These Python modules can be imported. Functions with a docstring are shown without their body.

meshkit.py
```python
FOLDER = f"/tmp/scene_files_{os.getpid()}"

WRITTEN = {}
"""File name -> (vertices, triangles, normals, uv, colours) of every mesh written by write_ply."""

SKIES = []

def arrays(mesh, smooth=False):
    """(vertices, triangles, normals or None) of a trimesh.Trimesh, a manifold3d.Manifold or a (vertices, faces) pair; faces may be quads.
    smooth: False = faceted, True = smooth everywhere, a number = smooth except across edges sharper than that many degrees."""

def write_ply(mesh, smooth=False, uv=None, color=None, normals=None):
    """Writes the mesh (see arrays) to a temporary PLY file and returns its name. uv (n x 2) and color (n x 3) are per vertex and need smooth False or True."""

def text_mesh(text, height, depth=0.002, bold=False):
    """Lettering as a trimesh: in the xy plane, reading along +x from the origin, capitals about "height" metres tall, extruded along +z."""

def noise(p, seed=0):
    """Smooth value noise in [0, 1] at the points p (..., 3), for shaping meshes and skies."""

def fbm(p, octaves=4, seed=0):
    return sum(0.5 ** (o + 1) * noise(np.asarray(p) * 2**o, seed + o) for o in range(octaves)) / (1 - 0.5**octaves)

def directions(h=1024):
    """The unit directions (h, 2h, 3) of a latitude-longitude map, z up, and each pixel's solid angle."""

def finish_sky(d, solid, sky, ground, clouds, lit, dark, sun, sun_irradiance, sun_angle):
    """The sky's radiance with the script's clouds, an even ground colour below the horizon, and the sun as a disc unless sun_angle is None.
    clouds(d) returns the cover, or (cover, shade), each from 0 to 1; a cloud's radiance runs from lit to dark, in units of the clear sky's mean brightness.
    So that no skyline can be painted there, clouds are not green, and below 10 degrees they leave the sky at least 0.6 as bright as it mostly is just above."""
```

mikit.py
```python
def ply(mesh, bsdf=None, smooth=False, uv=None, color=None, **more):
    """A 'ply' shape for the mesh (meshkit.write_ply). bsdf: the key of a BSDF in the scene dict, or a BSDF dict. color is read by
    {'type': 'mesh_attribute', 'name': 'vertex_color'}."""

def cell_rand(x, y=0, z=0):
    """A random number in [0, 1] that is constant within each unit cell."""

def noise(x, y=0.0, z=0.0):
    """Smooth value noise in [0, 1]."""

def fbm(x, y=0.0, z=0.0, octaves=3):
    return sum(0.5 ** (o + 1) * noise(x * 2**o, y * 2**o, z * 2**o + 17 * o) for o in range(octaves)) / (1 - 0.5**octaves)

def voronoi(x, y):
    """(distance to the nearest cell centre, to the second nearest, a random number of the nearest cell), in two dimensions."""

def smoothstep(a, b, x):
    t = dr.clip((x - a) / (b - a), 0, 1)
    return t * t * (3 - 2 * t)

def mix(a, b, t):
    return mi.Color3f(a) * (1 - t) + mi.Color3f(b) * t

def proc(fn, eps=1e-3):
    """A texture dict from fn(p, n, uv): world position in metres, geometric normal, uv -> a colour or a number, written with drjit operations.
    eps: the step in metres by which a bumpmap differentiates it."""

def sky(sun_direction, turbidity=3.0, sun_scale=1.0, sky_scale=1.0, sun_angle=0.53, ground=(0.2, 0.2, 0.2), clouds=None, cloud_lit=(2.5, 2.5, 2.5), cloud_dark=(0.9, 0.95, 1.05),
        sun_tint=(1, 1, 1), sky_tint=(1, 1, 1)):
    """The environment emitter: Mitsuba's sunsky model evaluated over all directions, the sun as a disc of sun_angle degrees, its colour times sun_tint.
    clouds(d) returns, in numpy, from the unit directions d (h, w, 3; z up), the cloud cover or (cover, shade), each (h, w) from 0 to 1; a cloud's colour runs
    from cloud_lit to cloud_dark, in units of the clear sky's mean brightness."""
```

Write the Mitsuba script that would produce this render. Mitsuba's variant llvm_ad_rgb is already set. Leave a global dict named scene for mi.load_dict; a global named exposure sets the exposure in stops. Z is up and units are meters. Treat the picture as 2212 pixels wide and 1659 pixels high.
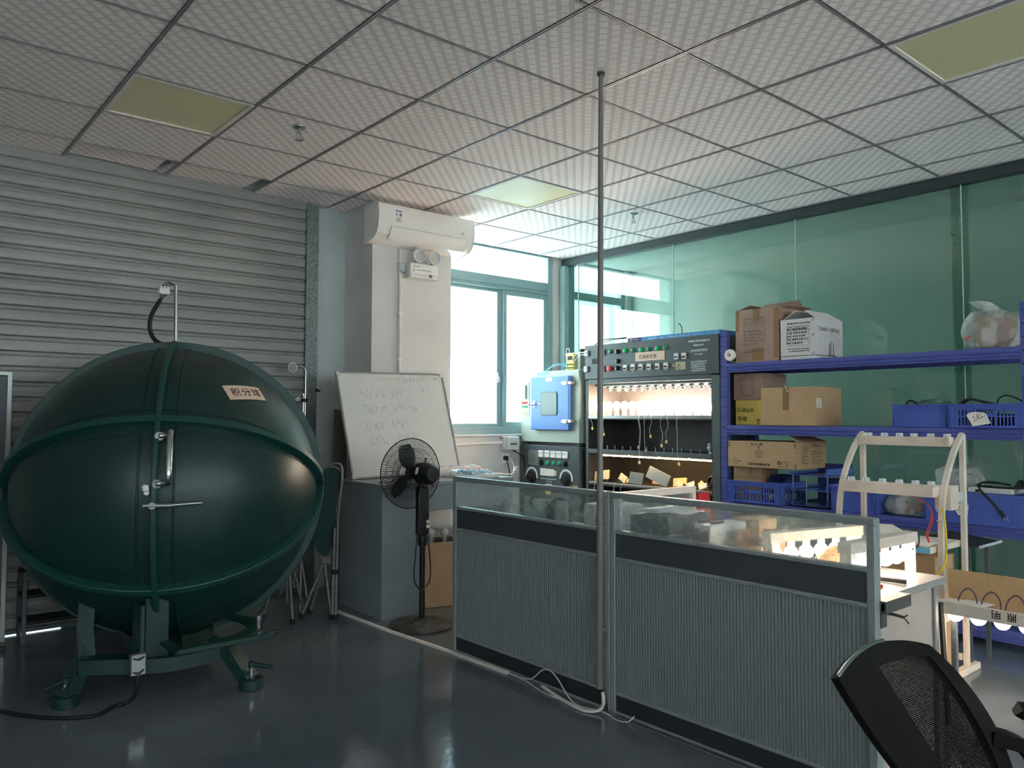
import math, json, random
import numpy as np, trimesh, mitsuba as mi, drjit as dr
import mikit, meshkit
from shapely.geometry import Polygon, LineString, Point, box as sbox
from shapely import affinity, union_all
from scipy.interpolate import CubicSpline

random.seed(7); RNG = np.random.default_rng(7)
T = mi.ScalarTransform4f
scene = {'type': 'scene'}
labels = {}
pi = math.pi

# ---------------------------------------------------------------- camera, sky, exposure
exposure = 3.72
CAM = np.array([-0.96232, -5.09811, 1.29354]); YAW, PITCH, ROLL, FPX = 0.701741, 0.0426201, 0.0031116, 1691.156
_f = np.array([math.sin(YAW) * math.cos(PITCH), math.cos(YAW) * math.cos(PITCH), math.sin(PITCH)])
_r = np.array([math.cos(YAW), -math.sin(YAW), 0.0]); _u = np.cross(_r, _f)
_up = -math.sin(ROLL) * _r + math.cos(ROLL) * _u
scene['camera'] = {'type': 'perspective', 'fov': math.degrees(2 * math.atan(2212 / 2 / FPX)), 'fov_axis': 'x', 'near_clip': 0.05, 'far_clip': 500.0,
                   'to_world': T().look_at(origin=CAM.tolist(), target=(CAM + _f).tolist(), up=_up.tolist())}

def overcast(d):
    n = meshkit.fbm(d * np.array([2.2, 2.2, 5.0]), 4, 3)
    return np.clip(0.93 + 0.07 * n, 0, 1), np.clip(0.25 * n, 0, 1)

SKY = 4.2
scene['sky'] = mikit.sky([0.35, 0.45, 0.82], turbidity=4.0, sun_scale=0.0, sky_scale=SKY, clouds=overcast, cloud_lit=(1.6, 1.88, 1.96), cloud_dark=(1.35, 1.55, 1.62), ground=(0.28, 0.29, 0.28))
BULB_WARM = [7.0, 5.1, 3.3]
BULB_COOL = [4.6, 4.0, 3.3]
BAR_LAMP = [1.7, 1.4, 1.05]
DOME_LAMP = [2.6, 2.2, 1.75]
STRIP_LAMP = [1.5, 0.95, 0.36]

# ---------------------------------------------------------------- names
used = set()
def numbered(name):
    k, n = name, 0
    while k in used:
        n += 1; k = '%s_%03d' % (name, n)
    used.add(k); return k

def obj(name, mesh, mat, parent=None, smooth=False, **more):
    k = numbered((parent + '__' if parent else '') + name)
    scene[k] = mesh if isinstance(mesh, dict) else mikit.ply(mesh, mat, smooth=smooth, **more)
    if isinstance(mesh, dict): scene[k] = {**mesh, **more}
    return k

def tag(k, label=None, cat=None, group=None, kind=None):
    d = labels.setdefault(k, {})
    for a, b in (('label', label), ('category', cat), ('group', group), ('kind', kind)):
        if b: d[a] = b
    return k

def thing(name, label, cat, group=None):
    return tag(numbered(name), label, cat, group)

def single(name, mesh, mat, label, cat, group=None, smooth=False, **more):
    return tag(obj(name, mesh, mat, None, smooth, **more), label, cat, group)

def struct(name, mesh, mat, parent=None, smooth=False, label=None, **more):
    k = obj(name, mesh, mat, parent, smooth, **more)
    if parent is None: tag(k, label, None, None, 'structure')
    return k

def each(name, meshes, mat, parent, smooth=False):
    return [obj(name, m, mat, parent, smooth) for m in meshes]

ORD = 'first second third fourth fifth sixth seventh eighth ninth tenth eleventh twelfth thirteenth fourteenth'.split()
def lab(k, text): labels.setdefault(k, {})['label'] = text; return k

# ---------------------------------------------------------------- meshes
cat = trimesh.util.concatenate
def V(*a): return np.array(a, float)
def unit(v): v = np.asarray(v, float); return v / np.linalg.norm(v)

def hull(p): return trimesh.convex.convex_hull(np.asarray(p, float))

def bx(x0, x1, y0, y1, z0, z1, b=0.0):
    lo, hi = np.minimum([x0, y0, z0], [x1, y1, z1]), np.maximum([x0, y0, z0], [x1, y1, z1])
    if b <= 0:
        m = trimesh.creation.box(extents=hi - lo); m.apply_translation((lo + hi) / 2); return m
    b = min(b, 0.45 * (hi - lo).min()); h = (hi - lo) / 2; c = (lo + hi) / 2; p = []
    for s in np.ndindex(2, 2, 2):
        s = np.array(s) * 2 - 1
        for k in range(3):
            q = h - b; q[k] = h[k]; p.append(c + s * q)
    return hull(p)

def frame(o, x, y):
    x = unit(x); y = np.asarray(y, float); y = unit(y - x * (x @ y)); M = np.eye(4)
    M[:3, 0], M[:3, 1], M[:3, 2], M[:3, 3] = x, y, np.cross(x, y), o
    return M

def xf(m, M): m = m.copy(); m.apply_transform(M); return m
def mv(m, *t): m = m.copy(); m.apply_translation(t); return m
def rz(m, deg, p=(0, 0, 0), axis=(0, 0, 1)):
    m = m.copy(); m.apply_transform(trimesh.transformations.rotation_matrix(math.radians(deg), axis, p)); return m

def spline(p, n=30, closed=False):
    p = np.asarray(p, float)
    if closed: p = np.vstack([p, p[:1]])
    t = np.r_[0, np.cumsum(np.linalg.norm(np.diff(p, axis=0), axis=1))]
    return CubicSpline(t, p, bc_type='periodic' if closed else 'natural')(np.linspace(0, t[-1], n))

def tube(p, r, n=8, closed=False):
    p = np.asarray(p, float); r = np.broadcast_to(r, (len(p),)).astype(float)
    if closed and np.allclose(p[0], p[-1]): p, r = p[:-1], r[:-1]
    m = len(p)
    t = (np.roll(p, -1, 0) - np.roll(p, 1, 0)) if closed else np.gradient(p, axis=0)
    t /= np.linalg.norm(t, axis=1, keepdims=True) + 1e-12
    a = np.cross(t[0], [0, 0, 1.0] if abs(t[0][2]) < 0.9 else [1.0, 0, 0]); A = []
    for i in range(m):
        a = a - t[i] * (a @ t[i]); a /= np.linalg.norm(a) + 1e-12; A.append(a)
    A = np.array(A); B = np.cross(t, A); w = np.arange(n) * 2 * pi / n
    v = p[:, None] + r[:, None, None] * (np.cos(w)[None, :, None] * A[:, None] + np.sin(w)[None, :, None] * B[:, None])
    f = []
    for i in range(m if closed else m - 1):
        for j in range(n):
            q = [i * n + j, i * n + (j + 1) % n, ((i + 1) % m) * n + (j + 1) % n, ((i + 1) % m) * n + j]
            f += [[q[0], q[1], q[2]], [q[0], q[2], q[3]]]
    v = v.reshape(-1, 3)
    if not closed:
        v = np.vstack([v, p[0], p[-1]]); k = m * n
        for j in range(n):
            f += [[k, (j + 1) % n, j], [k + 1, (m - 1) * n + j, (m - 1) * n + (j + 1) % n]]
    return trimesh.Trimesh(v, np.array(f), process=False)

def rod(a, b, r, n=10): return tube([a, b], r, n)

def bar(path, w, h, up=(0, 0, 1)):
    """A rectangular bar w wide, h high along a polyline; up fixes its roll."""
    p = np.asarray(path, float); t = np.gradient(p, axis=0); t /= np.linalg.norm(t, axis=1, keepdims=True)
    s = np.cross(t, up); s /= np.linalg.norm(s, axis=1, keepdims=True); u = np.cross(s, t)
    v = np.stack([p + a * s * w / 2 + b * u * h / 2 for a, b in ((-1, -1), (1, -1), (1, 1), (-1, 1))], 1).reshape(-1, 3); m = len(p); f = []
    for i in range(m - 1):
        for j in range(4):
            q = [i * 4 + j, i * 4 + (j + 1) % 4, (i + 1) * 4 + (j + 1) % 4, (i + 1) * 4 + j]; f += [[q[0], q[1], q[2]], [q[0], q[2], q[3]]]
    e = (m - 1) * 4; f += [[0, 2, 1], [0, 3, 2], [e, e + 1, e + 2], [e, e + 2, e + 3]]
    M = trimesh.Trimesh(v, np.array(f), process=False); M.fix_normals(); return M

def lathe(prof, n=32, M=None):
    m = trimesh.creation.revolve(np.asarray(prof, float), sections=n)
    if m.is_watertight and m.volume < 0: m.invert()
    return xf(m, M) if M is not None else m

def axis_frame(o, z, hint=(0, 0, 1)):
    z = unit(z); h = np.asarray(hint, float)
    if abs(z @ h) > 0.95: h = V(1, 0, 0)
    x = unit(np.cross(h, z)); M = np.eye(4); M[:3, 0], M[:3, 1], M[:3, 2], M[:3, 3] = x, np.cross(z, x), z, o
    return M

def cyl(o, z, r, h, n=20): return lathe([(0, 0), (r, 0), (r, h), (0, h)], n, axis_frame(o, z))

def prism(poly, d, M=None):
    g = poly if hasattr(poly, 'geom_type') else Polygon(poly)
    m = cat([trimesh.creation.extrude_polygon(q, d, engine='earcut') for q in getattr(g, 'geoms', [g]) if q.area > 1e-9])
    return xf(m, M) if M is not None else m

def rrect(x0, y0, x1, y1, r): return sbox(x0 + r, y0 + r, x1 - r, y1 - r).buffer(r, 6)

def ring_frame(pts2, w, d, M=None):
    """Rectangular picture-frame: outer rectangle (x0,y0,x1,y1), bar width w, depth d."""
    x0, y0, x1, y1 = pts2
    return prism(sbox(x0, y0, x1, y1).difference(sbox(x0 + w, y0 + w, x1 - w, y1 - w)), d, M)

GLYPHS = json.loads('''{"积":[[[75,21,84,24,95,2,97,-4,96,-6,89,-9,88,-8]],[[2,17,11,30,18,46,18,47,4,47,3,56,21,58,21,69,6,68,3,76,40,85,45,77,31,72,31,57,46,57,48,78,93,78,92,31,48,31,47,47,32,47,46,27,41,21,39,21,31,31,30,-10,21,-9,21,27,8,8,6,9],[57,42,82,41,82,68,57,68]],[[40,-5,48,8,54,23,63,22,64,20,60,9,50,-8,47,-9]]],"分":[[[10,37,3,45,20,63,32,84,40,82,42,80,24,48,78,48,59,79,60,81,68,84,82,62,98,46,91,38,83,43,81,15,78,-1,73,-7,64,-9,51,-8,47,1,67,3,70,14,71,37,47,37,43,21,35,6,23,-4,11,-10,5,-2,18,5,27,13,33,23,36,37,18,38,16,41]]],"球":[[[2,10,15,15,15,40,4,41,5,50,15,50,15,69,4,69,4,79,36,78,36,69,25,69,25,50,34,50,35,41,25,40,25,19,37,21,39,15,60,34,60,58,37,59,37,69,60,69,61,85,70,86,71,69,83,69,73,79,78,84,80,84,92,74,90,69,97,68,96,59,71,58,75,39,87,55,96,51,79,28,88,15,99,5,93,-2,79,10,72,20,70,-5,61,-9,49,-9,46,-2,47,0,60,1,60,20,39,1,32,10,4,1]],[[38,51,46,55,54,42,57,34,49,31]]],"灯":[[[43,68,44,77,97,77,96,67,80,67,80,-1,75,-7,54,-9,50,-1,51,2,69,2,69,67]],[[3,-4,15,16,19,29,21,84,30,85,31,51,37,66,43,65,46,62,36,41,31,42,30,28,45,10,40,4,38,4,27,16,21,4,11,-9,9,-9]],[[4,40,9,64,16,64,16,52,13,36,10,36]]],"具":[[[3,-4,3,-2,28,12,4,14,4,22,19,23,20,80,81,81,82,23,95,22,96,13,73,12,96,-1,97,-3,90,-10,60,7,59,9,61,12,39,12,41,9,40,7,12,-9,9,-10],[30,23,70,23,71,28,31,28],[30,38,70,37,71,42,31,43],[30,52,70,52,71,56,31,57],[31,72,31,66,71,67,70,72]]],"老":[[[2,20,3,22,24,32,39,41,4,43,5,51,38,52,38,62,13,62,13,72,38,72,39,85,48,85,49,72,74,71,84,82,92,77,86,68,71,52,95,51,96,42,58,41,42,29,42,23,43,23,77,34,84,28,83,26,42,12,42,3,45,2,78,2,81,4,83,13,85,15,93,12,91,1,86,-6,78,-8,38,-7,31,-1,30,23,9,13],[49,62,49,52,54,52,65,61]]],"化":[[[3,44,18,62,31,85,39,83,40,81,30,61,30,24,50,35,51,84,61,83,61,45,75,57,86,71,88,70,95,64,75,41,61,30,61,6,63,3,84,3,86,10,87,23,89,24,97,20,96,5,94,-2,85,-8,57,-7,51,1,50,21,37,16,31,22,30,-9,20,-9,19,44,8,36]]],"架":[[[2,41,12,51,18,65,5,66,4,74,19,75,21,85,30,84,30,75,50,75,49,55,46,41,54,41,55,77,92,77,92,41,55,40,55,32,94,31,93,22,63,21,78,10,96,2,97,0,91,-7,88,-6,71,2,56,14,55,-9,46,-10,44,15,24,-1,9,-8,3,0,23,11,36,21,6,22,5,30,44,31,44,40,28,39,25,47,25,48,37,48,39,65,29,65,22,48,10,36,8,35],[64,51,82,50,82,68,65,68]]],"万":[[[2,-4,2,-2,15,8,24,22,29,39,32,57,31,67,6,68,6,78,95,77,94,68,43,67,42,51,86,50,83,10,80,-2,77,-6,70,-9,52,-9,50,-8,47,-1,48,1,70,2,73,17,74,40,40,40,35,19,25,3,9,-10]]],"人":[[[3,-3,4,0,18,10,31,26,38,40,42,55,44,84,54,85,57,56,66,31,76,17,98,-1,92,-8,90,-8,74,3,61,19,50,41,41,21,27,3,11,-9]]],"眯":[[[6,79,35,80,37,49,60,49,61,85,70,85,71,49,96,48,95,39,77,39,76,38,86,21,99,5,91,-1,71,24,71,-8,61,-9,60,25,50,10,40,-2,32,5,34,8,16,8,15,0,7,0],[36,11,46,21,55,39,37,39],[16,19,26,18,26,29,16,29],[16,40,26,39,26,50,16,50],[16,60,26,60,26,70,16,70]],[[74,56,83,80,92,78,93,76,83,52,81,51,76,53]],[[40,77,49,79,56,60,57,53,48,51]]],"让":[[[3,44,4,54,28,54,29,14,40,20,43,14,43,12,34,4,57,4,58,84,67,85,68,53,90,52,89,43,68,42,68,4,96,4,97,-6,34,-6,32,3,19,-7,12,-1,19,11,19,43]],[[12,78,19,84,35,68,35,67,28,61]]],"您":[[[30,58,40,74,46,85,55,83,54,77,95,75,96,73,88,57,84,55,94,36,87,32,85,33,73,53,74,55,78,58,82,67,70,67,70,31,64,27,53,26,63,12,55,7,40,27,46,30,49,30,49,35,60,36,61,67,48,67,37,54]],[[25,-1,26,23,35,22,35,4,37,2,67,2,69,5,71,13,80,11,76,21,84,24,93,9,96,-1,87,-4,81,9,78,-1,73,-7,33,-7,29,-6]],[[33,39,41,49,46,58,55,55,51,46,40,32]],[[2,54,18,73,27,86,35,83,27,68,26,26,17,27,16,54,8,48]],[[4,0,14,21,15,22,22,19,22,14,13,-5,12,-6,4,-2]]],"享":[[[4,10,5,19,44,19,45,25,54,28,14,29,14,37,80,38,86,33,85,31,59,19,96,18,95,10,56,9,54,-6,44,-10,30,-10,26,-3,28,-1,44,-1,44,9]],[[5,68,6,77,44,77,42,84,50,86,52,86,56,77,95,76,94,68]],[[18,63,82,64,83,41,18,41],[28,50,71,49,72,55,29,55]]],"受":[[[4,-1,5,0,39,9,21,28,18,29,19,38,76,39,81,36,82,33,72,19,62,9,96,0,91,-10,71,-5,51,2,30,-5,10,-9],[35,28,50,14,66,28]],[[6,55,21,57,15,69,9,70,8,78,47,81,83,86,88,78,77,75,86,70,79,57,94,56,94,34,84,34,84,47,17,47,15,34,7,33],[52,72,57,57,67,57,77,74],[26,69,32,57,46,57,41,71]]],"健":[[[2,44,12,63,21,85,28,84,29,79,47,79,51,76,64,78,66,85,73,85,74,78,90,77,91,64,97,63,97,56,91,55,90,42,74,41,74,37,91,36,92,28,74,27,74,23,95,22,95,15,74,13,74,2,97,1,95,-7,62,-7,49,-3,40,3,28,-9,23,-6,22,-9,14,-9,13,41,7,36],[74,51,81,50,81,55,74,55],[74,65,81,64,81,69,74,69],[40,50,52,47,53,50,64,50,64,55,49,55,47,62],[44,12,52,6,64,2,64,13,49,14,48,21],[50,32,48,22,64,23,64,27,51,28],[48,65,64,64,64,69,53,69,51,72],[51,43,51,36,64,37,64,41],[22,0,27,2,32,11,25,31,32,33,37,23,39,30,41,40,32,40,28,38,24,44,32,55,38,69,26,70,23,62]]],"康":[[[2,-3,6,8,9,24,11,77,48,77,46,84,55,86,61,77,96,76,96,68,61,66,61,62,87,62,88,50,97,48,96,40,88,40,87,27,91,22,77,12,98,3,93,-5,77,1,62,12,60,-5,56,-9,38,-10,34,-2,35,-1,50,0,50,8,21,-3,18,5,36,13,23,22,25,26,24,35,50,36,50,40,21,40,18,15,12,-6,9,-10],[62,27,69,18,81,26],[61,50,77,49,77,53,61,53],[62,40,61,36,77,36,77,40],[20,50,50,49,50,53,26,54,25,61,50,62,50,67,21,67],[34,26,44,19,45,16,50,18,50,27]]],"光":[[[2,-1,14,4,23,13,28,24,30,35,30,37,5,38,4,47,44,48,45,85,55,85,55,48,96,47,95,38,68,36,69,1,86,1,88,17,97,13,96,-1,91,-8,66,-9,59,-6,57,2,56,37,42,37,36,14,31,5,21,-4,7,-9]],[[66,56,78,81,80,82,88,79,88,76,75,52,73,51,68,53]],[[20,62,13,78,22,80,32,61,34,55,33,53,24,51]]],"环":[[[34,26,50,46,62,68,39,69,38,79,96,78,95,69,74,69,69,58,69,53,74,55,79,50,92,33,96,26,87,21,69,44,69,-9,60,-9,59,-8,58,37,42,20,40,20]],[[4,2,3,11,14,16,14,40,4,41,5,50,14,50,14,69,4,69,3,78,35,79,35,69,25,69,25,50,33,49,34,41,25,40,24,20,33,22,36,13,6,2]]],"境":[[[29,-2,45,5,50,14,50,16,40,17,41,48,88,48,89,18,88,17,77,16,77,2,86,1,88,11,90,11,97,7,96,-2,93,-6,87,-8,70,-7,67,0,66,16,60,16,55,2,44,-7,33,-10],[50,26,78,25,78,28,51,28],[50,37,78,37,78,39,51,40]],[[2,13,14,18,14,51,4,51,4,60,14,61,15,84,24,84,25,61,34,61,35,59,49,60,46,69,38,70,39,78,58,79,58,85,67,86,70,79,91,77,91,70,83,69,80,61,93,60,93,51,25,51,25,23,35,25,37,17,6,4,5,4],[56,68,59,60,69,60,73,68]]],"防":[[[6,80,8,81,35,81,40,78,38,69,62,69,59,83,67,85,74,69,96,68,96,59,62,59,62,47,90,46,89,8,87,-2,83,-7,78,-9,63,-9,60,-1,60,1,76,1,79,14,79,36,61,36,55,15,47,2,34,-9,27,-3,27,-2,40,10,44,16,50,39,51,59,35,60,31,50,39,34,38,18,31,13,21,12,17,19,17,-8,7,-9],[17,22,26,22,28,23,29,26,28,37,20,48,27,71,17,71]]],"蓝":[[[3,-6,4,2,14,3,14,24,31,26,30,62,28,64,27,69,5,69,5,78,27,79,28,86,37,85,38,79,61,79,63,85,72,86,73,79,96,78,95,69,73,69,72,64,67,63,65,57,91,56,92,54,91,47,74,46,84,30,80,25,86,24,87,3,96,2,96,-7],[65,3,76,3,76,16,65,16],[38,64,40,62,41,25,74,25,64,44,65,46,61,46,51,30,44,35,51,49,57,64,62,65,62,69,38,69],[44,3,55,3,55,16,45,16],[24,3,35,3,35,16,24,16]],[[12,59,21,59,21,28,12,29]]],"频":[[[43,-4,44,-2,57,4,63,9,67,23,69,51,77,51,77,29,75,14,78,13,91,4,98,-3,98,-5,92,-10,73,6,64,-3,55,-8,48,-10]],[[3,45,3,54,10,55,11,77,19,76,19,55,25,55,26,86,35,85,36,74,50,72,51,79,96,79,96,70,79,70,77,63,93,62,93,13,84,13,84,53,63,54,62,14,61,12,53,13,53,62,66,63,68,69,50,71,48,64,35,63,35,55,51,54,51,45,33,44,33,21,42,40,51,37,43,17,30,1,22,-4,8,-10,4,-2,18,5,28,13,24,15,23,44]],[[2,20,12,40,20,40,19,32,11,16,9,15]]],"闪":[[[34,80,93,80,94,0,90,-7,82,-9,68,-9,65,-1,66,1,83,1,83,71,35,72]],[[20,17,31,26,38,36,48,64,58,62,54,45,71,26,78,16,71,9,50,34,40,21,27,9,25,9]],[[11,80,18,85,33,68,34,64,26,60]],[[6,62,17,62,16,-9,7,-8]]],"护":[[[31,-4,38,9,42,24,43,67,45,68,65,69,58,82,66,85,77,69,94,67,94,27,85,26,83,32,54,32,50,11,44,-3,38,-10],[54,43,83,42,83,58,54,58]],[[3,31,18,37,17,55,5,56,4,65,17,66,18,85,27,85,28,66,39,65,38,56,28,55,28,39,38,41,40,33,28,28,27,-2,24,-7,8,-8,6,0,17,1,17,24,5,22]]],"眼":[[[39,-3,42,3,43,81,90,81,90,34,96,27,80,14,87,6,97,0,97,-2,92,-9,81,-3,69,12,60,34,53,34,53,5,69,8,70,-1,44,-9,42,-9],[71,34,75,23,89,33],[52,44,80,44,80,53,53,53],[52,63,80,63,80,71,53,71]],[[6,79,36,79,36,8,16,7,15,-2,6,-1],[16,17,27,17,27,28,16,28],[16,39,27,38,27,49,16,49],[16,59,27,59,27,70,16,70]]],"样":[[[2,19,9,34,16,54,16,56,5,57,4,66,17,67,18,85,27,85,27,67,38,66,50,67,42,82,51,85,56,78,62,67,72,67,82,86,91,83,84,67,94,66,94,57,72,56,72,46,90,45,91,37,72,35,72,25,95,24,96,15,72,14,71,-9,61,-9,61,14,35,16,36,24,61,25,61,35,42,37,42,45,61,46,61,56,27,56,39,35,33,29,32,28,27,35,26,-9,17,-9,17,26,8,11,6,12]]],"品":[[[54,-9,54,36,93,37,94,-8,84,-9,83,-5,64,-4,63,-9],[64,7,83,6,83,27,64,27]],[[22,81,78,81,79,46,22,45],[32,56,68,55,68,71,32,71]],[[7,36,45,37,44,-9,36,-9,35,-5,18,-4,16,-9,7,-9],[17,7,35,6,35,27,17,27]]],"封":[[[4,-6,3,5,22,8,22,21,6,22,7,31,22,32,22,42,3,43,4,52,22,53,22,62,7,63,7,72,22,73,23,85,32,85,33,73,48,72,50,71,49,63,33,62,33,52,49,52,51,62,77,62,77,84,87,84,88,62,96,62,98,53,88,52,87,-1,84,-7,79,-9,65,-9,61,-1,62,1,77,1,76,52,52,52,50,42,33,42,33,31,50,30,49,21,33,21,33,10,52,12,53,3]],[[54,43,61,45,63,44,73,20,64,18]]],"勿":[[[2,39,16,61,27,85,36,83,33,70,93,70,94,68,89,5,86,-4,79,-8,61,-8,58,1,75,2,78,5,81,26,83,59,72,59,67,39,59,17,49,1,39,-9,32,-4,32,-2,42,9,50,22,57,42,61,59,50,59,36,27,26,13,15,2,9,6,7,9,18,20,26,31,38,59,28,59,10,34]]],"动":[[[4,53,49,54,50,62,63,63,64,83,73,84,74,63,96,62,94,14,90,-3,83,-8,67,-8,64,0,65,2,79,2,81,4,84,26,85,52,74,52,71,29,66,12,58,-3,51,-10,44,-3,51,6,44,5,42,11,8,3,5,12,10,20,17,43,4,44],[20,17,38,21,34,36,41,38,53,10,60,29,63,52,51,52,50,44,28,43]],[[8,68,8,77,49,77,48,68]]],"照":[[[3,-7,15,15,8,16,9,81,39,81,41,56,52,62,57,71,42,72,42,81,94,80,92,59,87,52,70,51,68,59,81,60,83,71,69,72,62,58,51,49,91,48,91,19,84,17,97,-4,96,-7,89,-10,87,-9,75,12,79,17,45,18,44,46,41,50,40,22,18,20,18,17,26,14,20,2,12,-10],[54,28,80,27,80,39,55,39],[18,31,30,31,30,47,18,47],[18,58,30,57,29,72,18,72]],[[54,13,64,14,69,-1,69,-7,60,-8]],[[33,13,42,14,44,-8,35,-8]]],"明":[[[30,-5,41,9,47,26,49,80,93,81,94,1,92,-6,86,-9,71,-9,67,-1,68,1,84,1,83,22,57,22,50,4,39,-9,36,-10],[58,33,84,33,84,47,59,47],[59,58,84,57,84,71,59,71]],[[7,8,7,79,41,79,42,18,41,17,17,16,16,8],[16,27,32,27,32,43,17,43],[16,54,32,54,32,69,17,69]]]}''')
def cjk_shape(text, h, gap=1.05):
    out, x = [], 0.0
    for ch in text:
        if ch in GLYPHS:
            for q in GLYPHS[ch]:
                rs = [np.array(r, float).reshape(-1, 2) * h / 90 for r in q]
                g = Polygon(rs[0], rs[1:]).buffer(0)
                out.append(affinity.translate(g, x, 0))
        x += h * gap * 100 / 90
    return union_all(out), x

def cjk(text, h, M, gap=1.05, d=0.0006):
    g, w = cjk_shape(text, h, gap); return prism(g, d, M)

def latin(text, h, M, bold=False, d=0.0006): return xf(meshkit.text_mesh(text, h, d, bold), M)

def strokes(lines, w, M, d=0.0005):
    return prism(union_all([LineString(l).buffer(w / 2, 2) for l in lines]), d, M)

def dashes(w, h, rows, seed, M, fill=0.75, d=0.0005):
    """Rows of tiny print that the photograph does not resolve: short marks."""
    r = random.Random(seed); out = []
    for k in range(rows):
        y = h - (k + 0.8) * h / rows; x = r.uniform(0, 0.1) * w; hh = h / rows * 0.55; end = w * r.uniform(fill, 1)
        while x < end:
            l = hh * r.uniform(0.5, 1.0); out.append(sbox(x, y, x + l, y + hh * r.uniform(0.7, 1)));  x += l + hh * r.uniform(0.25, 0.6)
    return prism(union_all(out), d, M)

# ---------------------------------------------------------------- materials
def lin(*c):
    c = np.array(c, float) / 255
    return np.where(c <= 0.04045, c / 12.92, ((c + 0.055) / 1.055) ** 2.4).tolist()

def mat(name, rgb=None, rough=0.5, metal=0.0, fn=None, bump=None, **more):
    k = 'mat_' + name
    col = mikit.proc(fn) if fn else {'type': 'rgb', 'value': lin(*rgb)}
    b = {'type': 'principled', 'base_color': col, 'roughness': rough, 'metallic': metal, **more}
    if bump: b = {'type': 'bumpmap', 'arbitrary': mikit.proc(bump[0], eps=bump[2]), 'scale': bump[1], 'bsdf': b}
    scene[k] = {'type': 'twosided', 'bsdf': b}
    return k

def noisy(rgb_a, rgb_b, s, oct=3, lo=0.3, hi=0.7):
    a, b = lin(*rgb_a), lin(*rgb_b)
    return lambda p, n, uv: mikit.mix(a, b, mikit.smoothstep(lo, hi, mikit.fbm(p.x * s, p.y * s, p.z * s, octaves=oct)))

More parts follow.
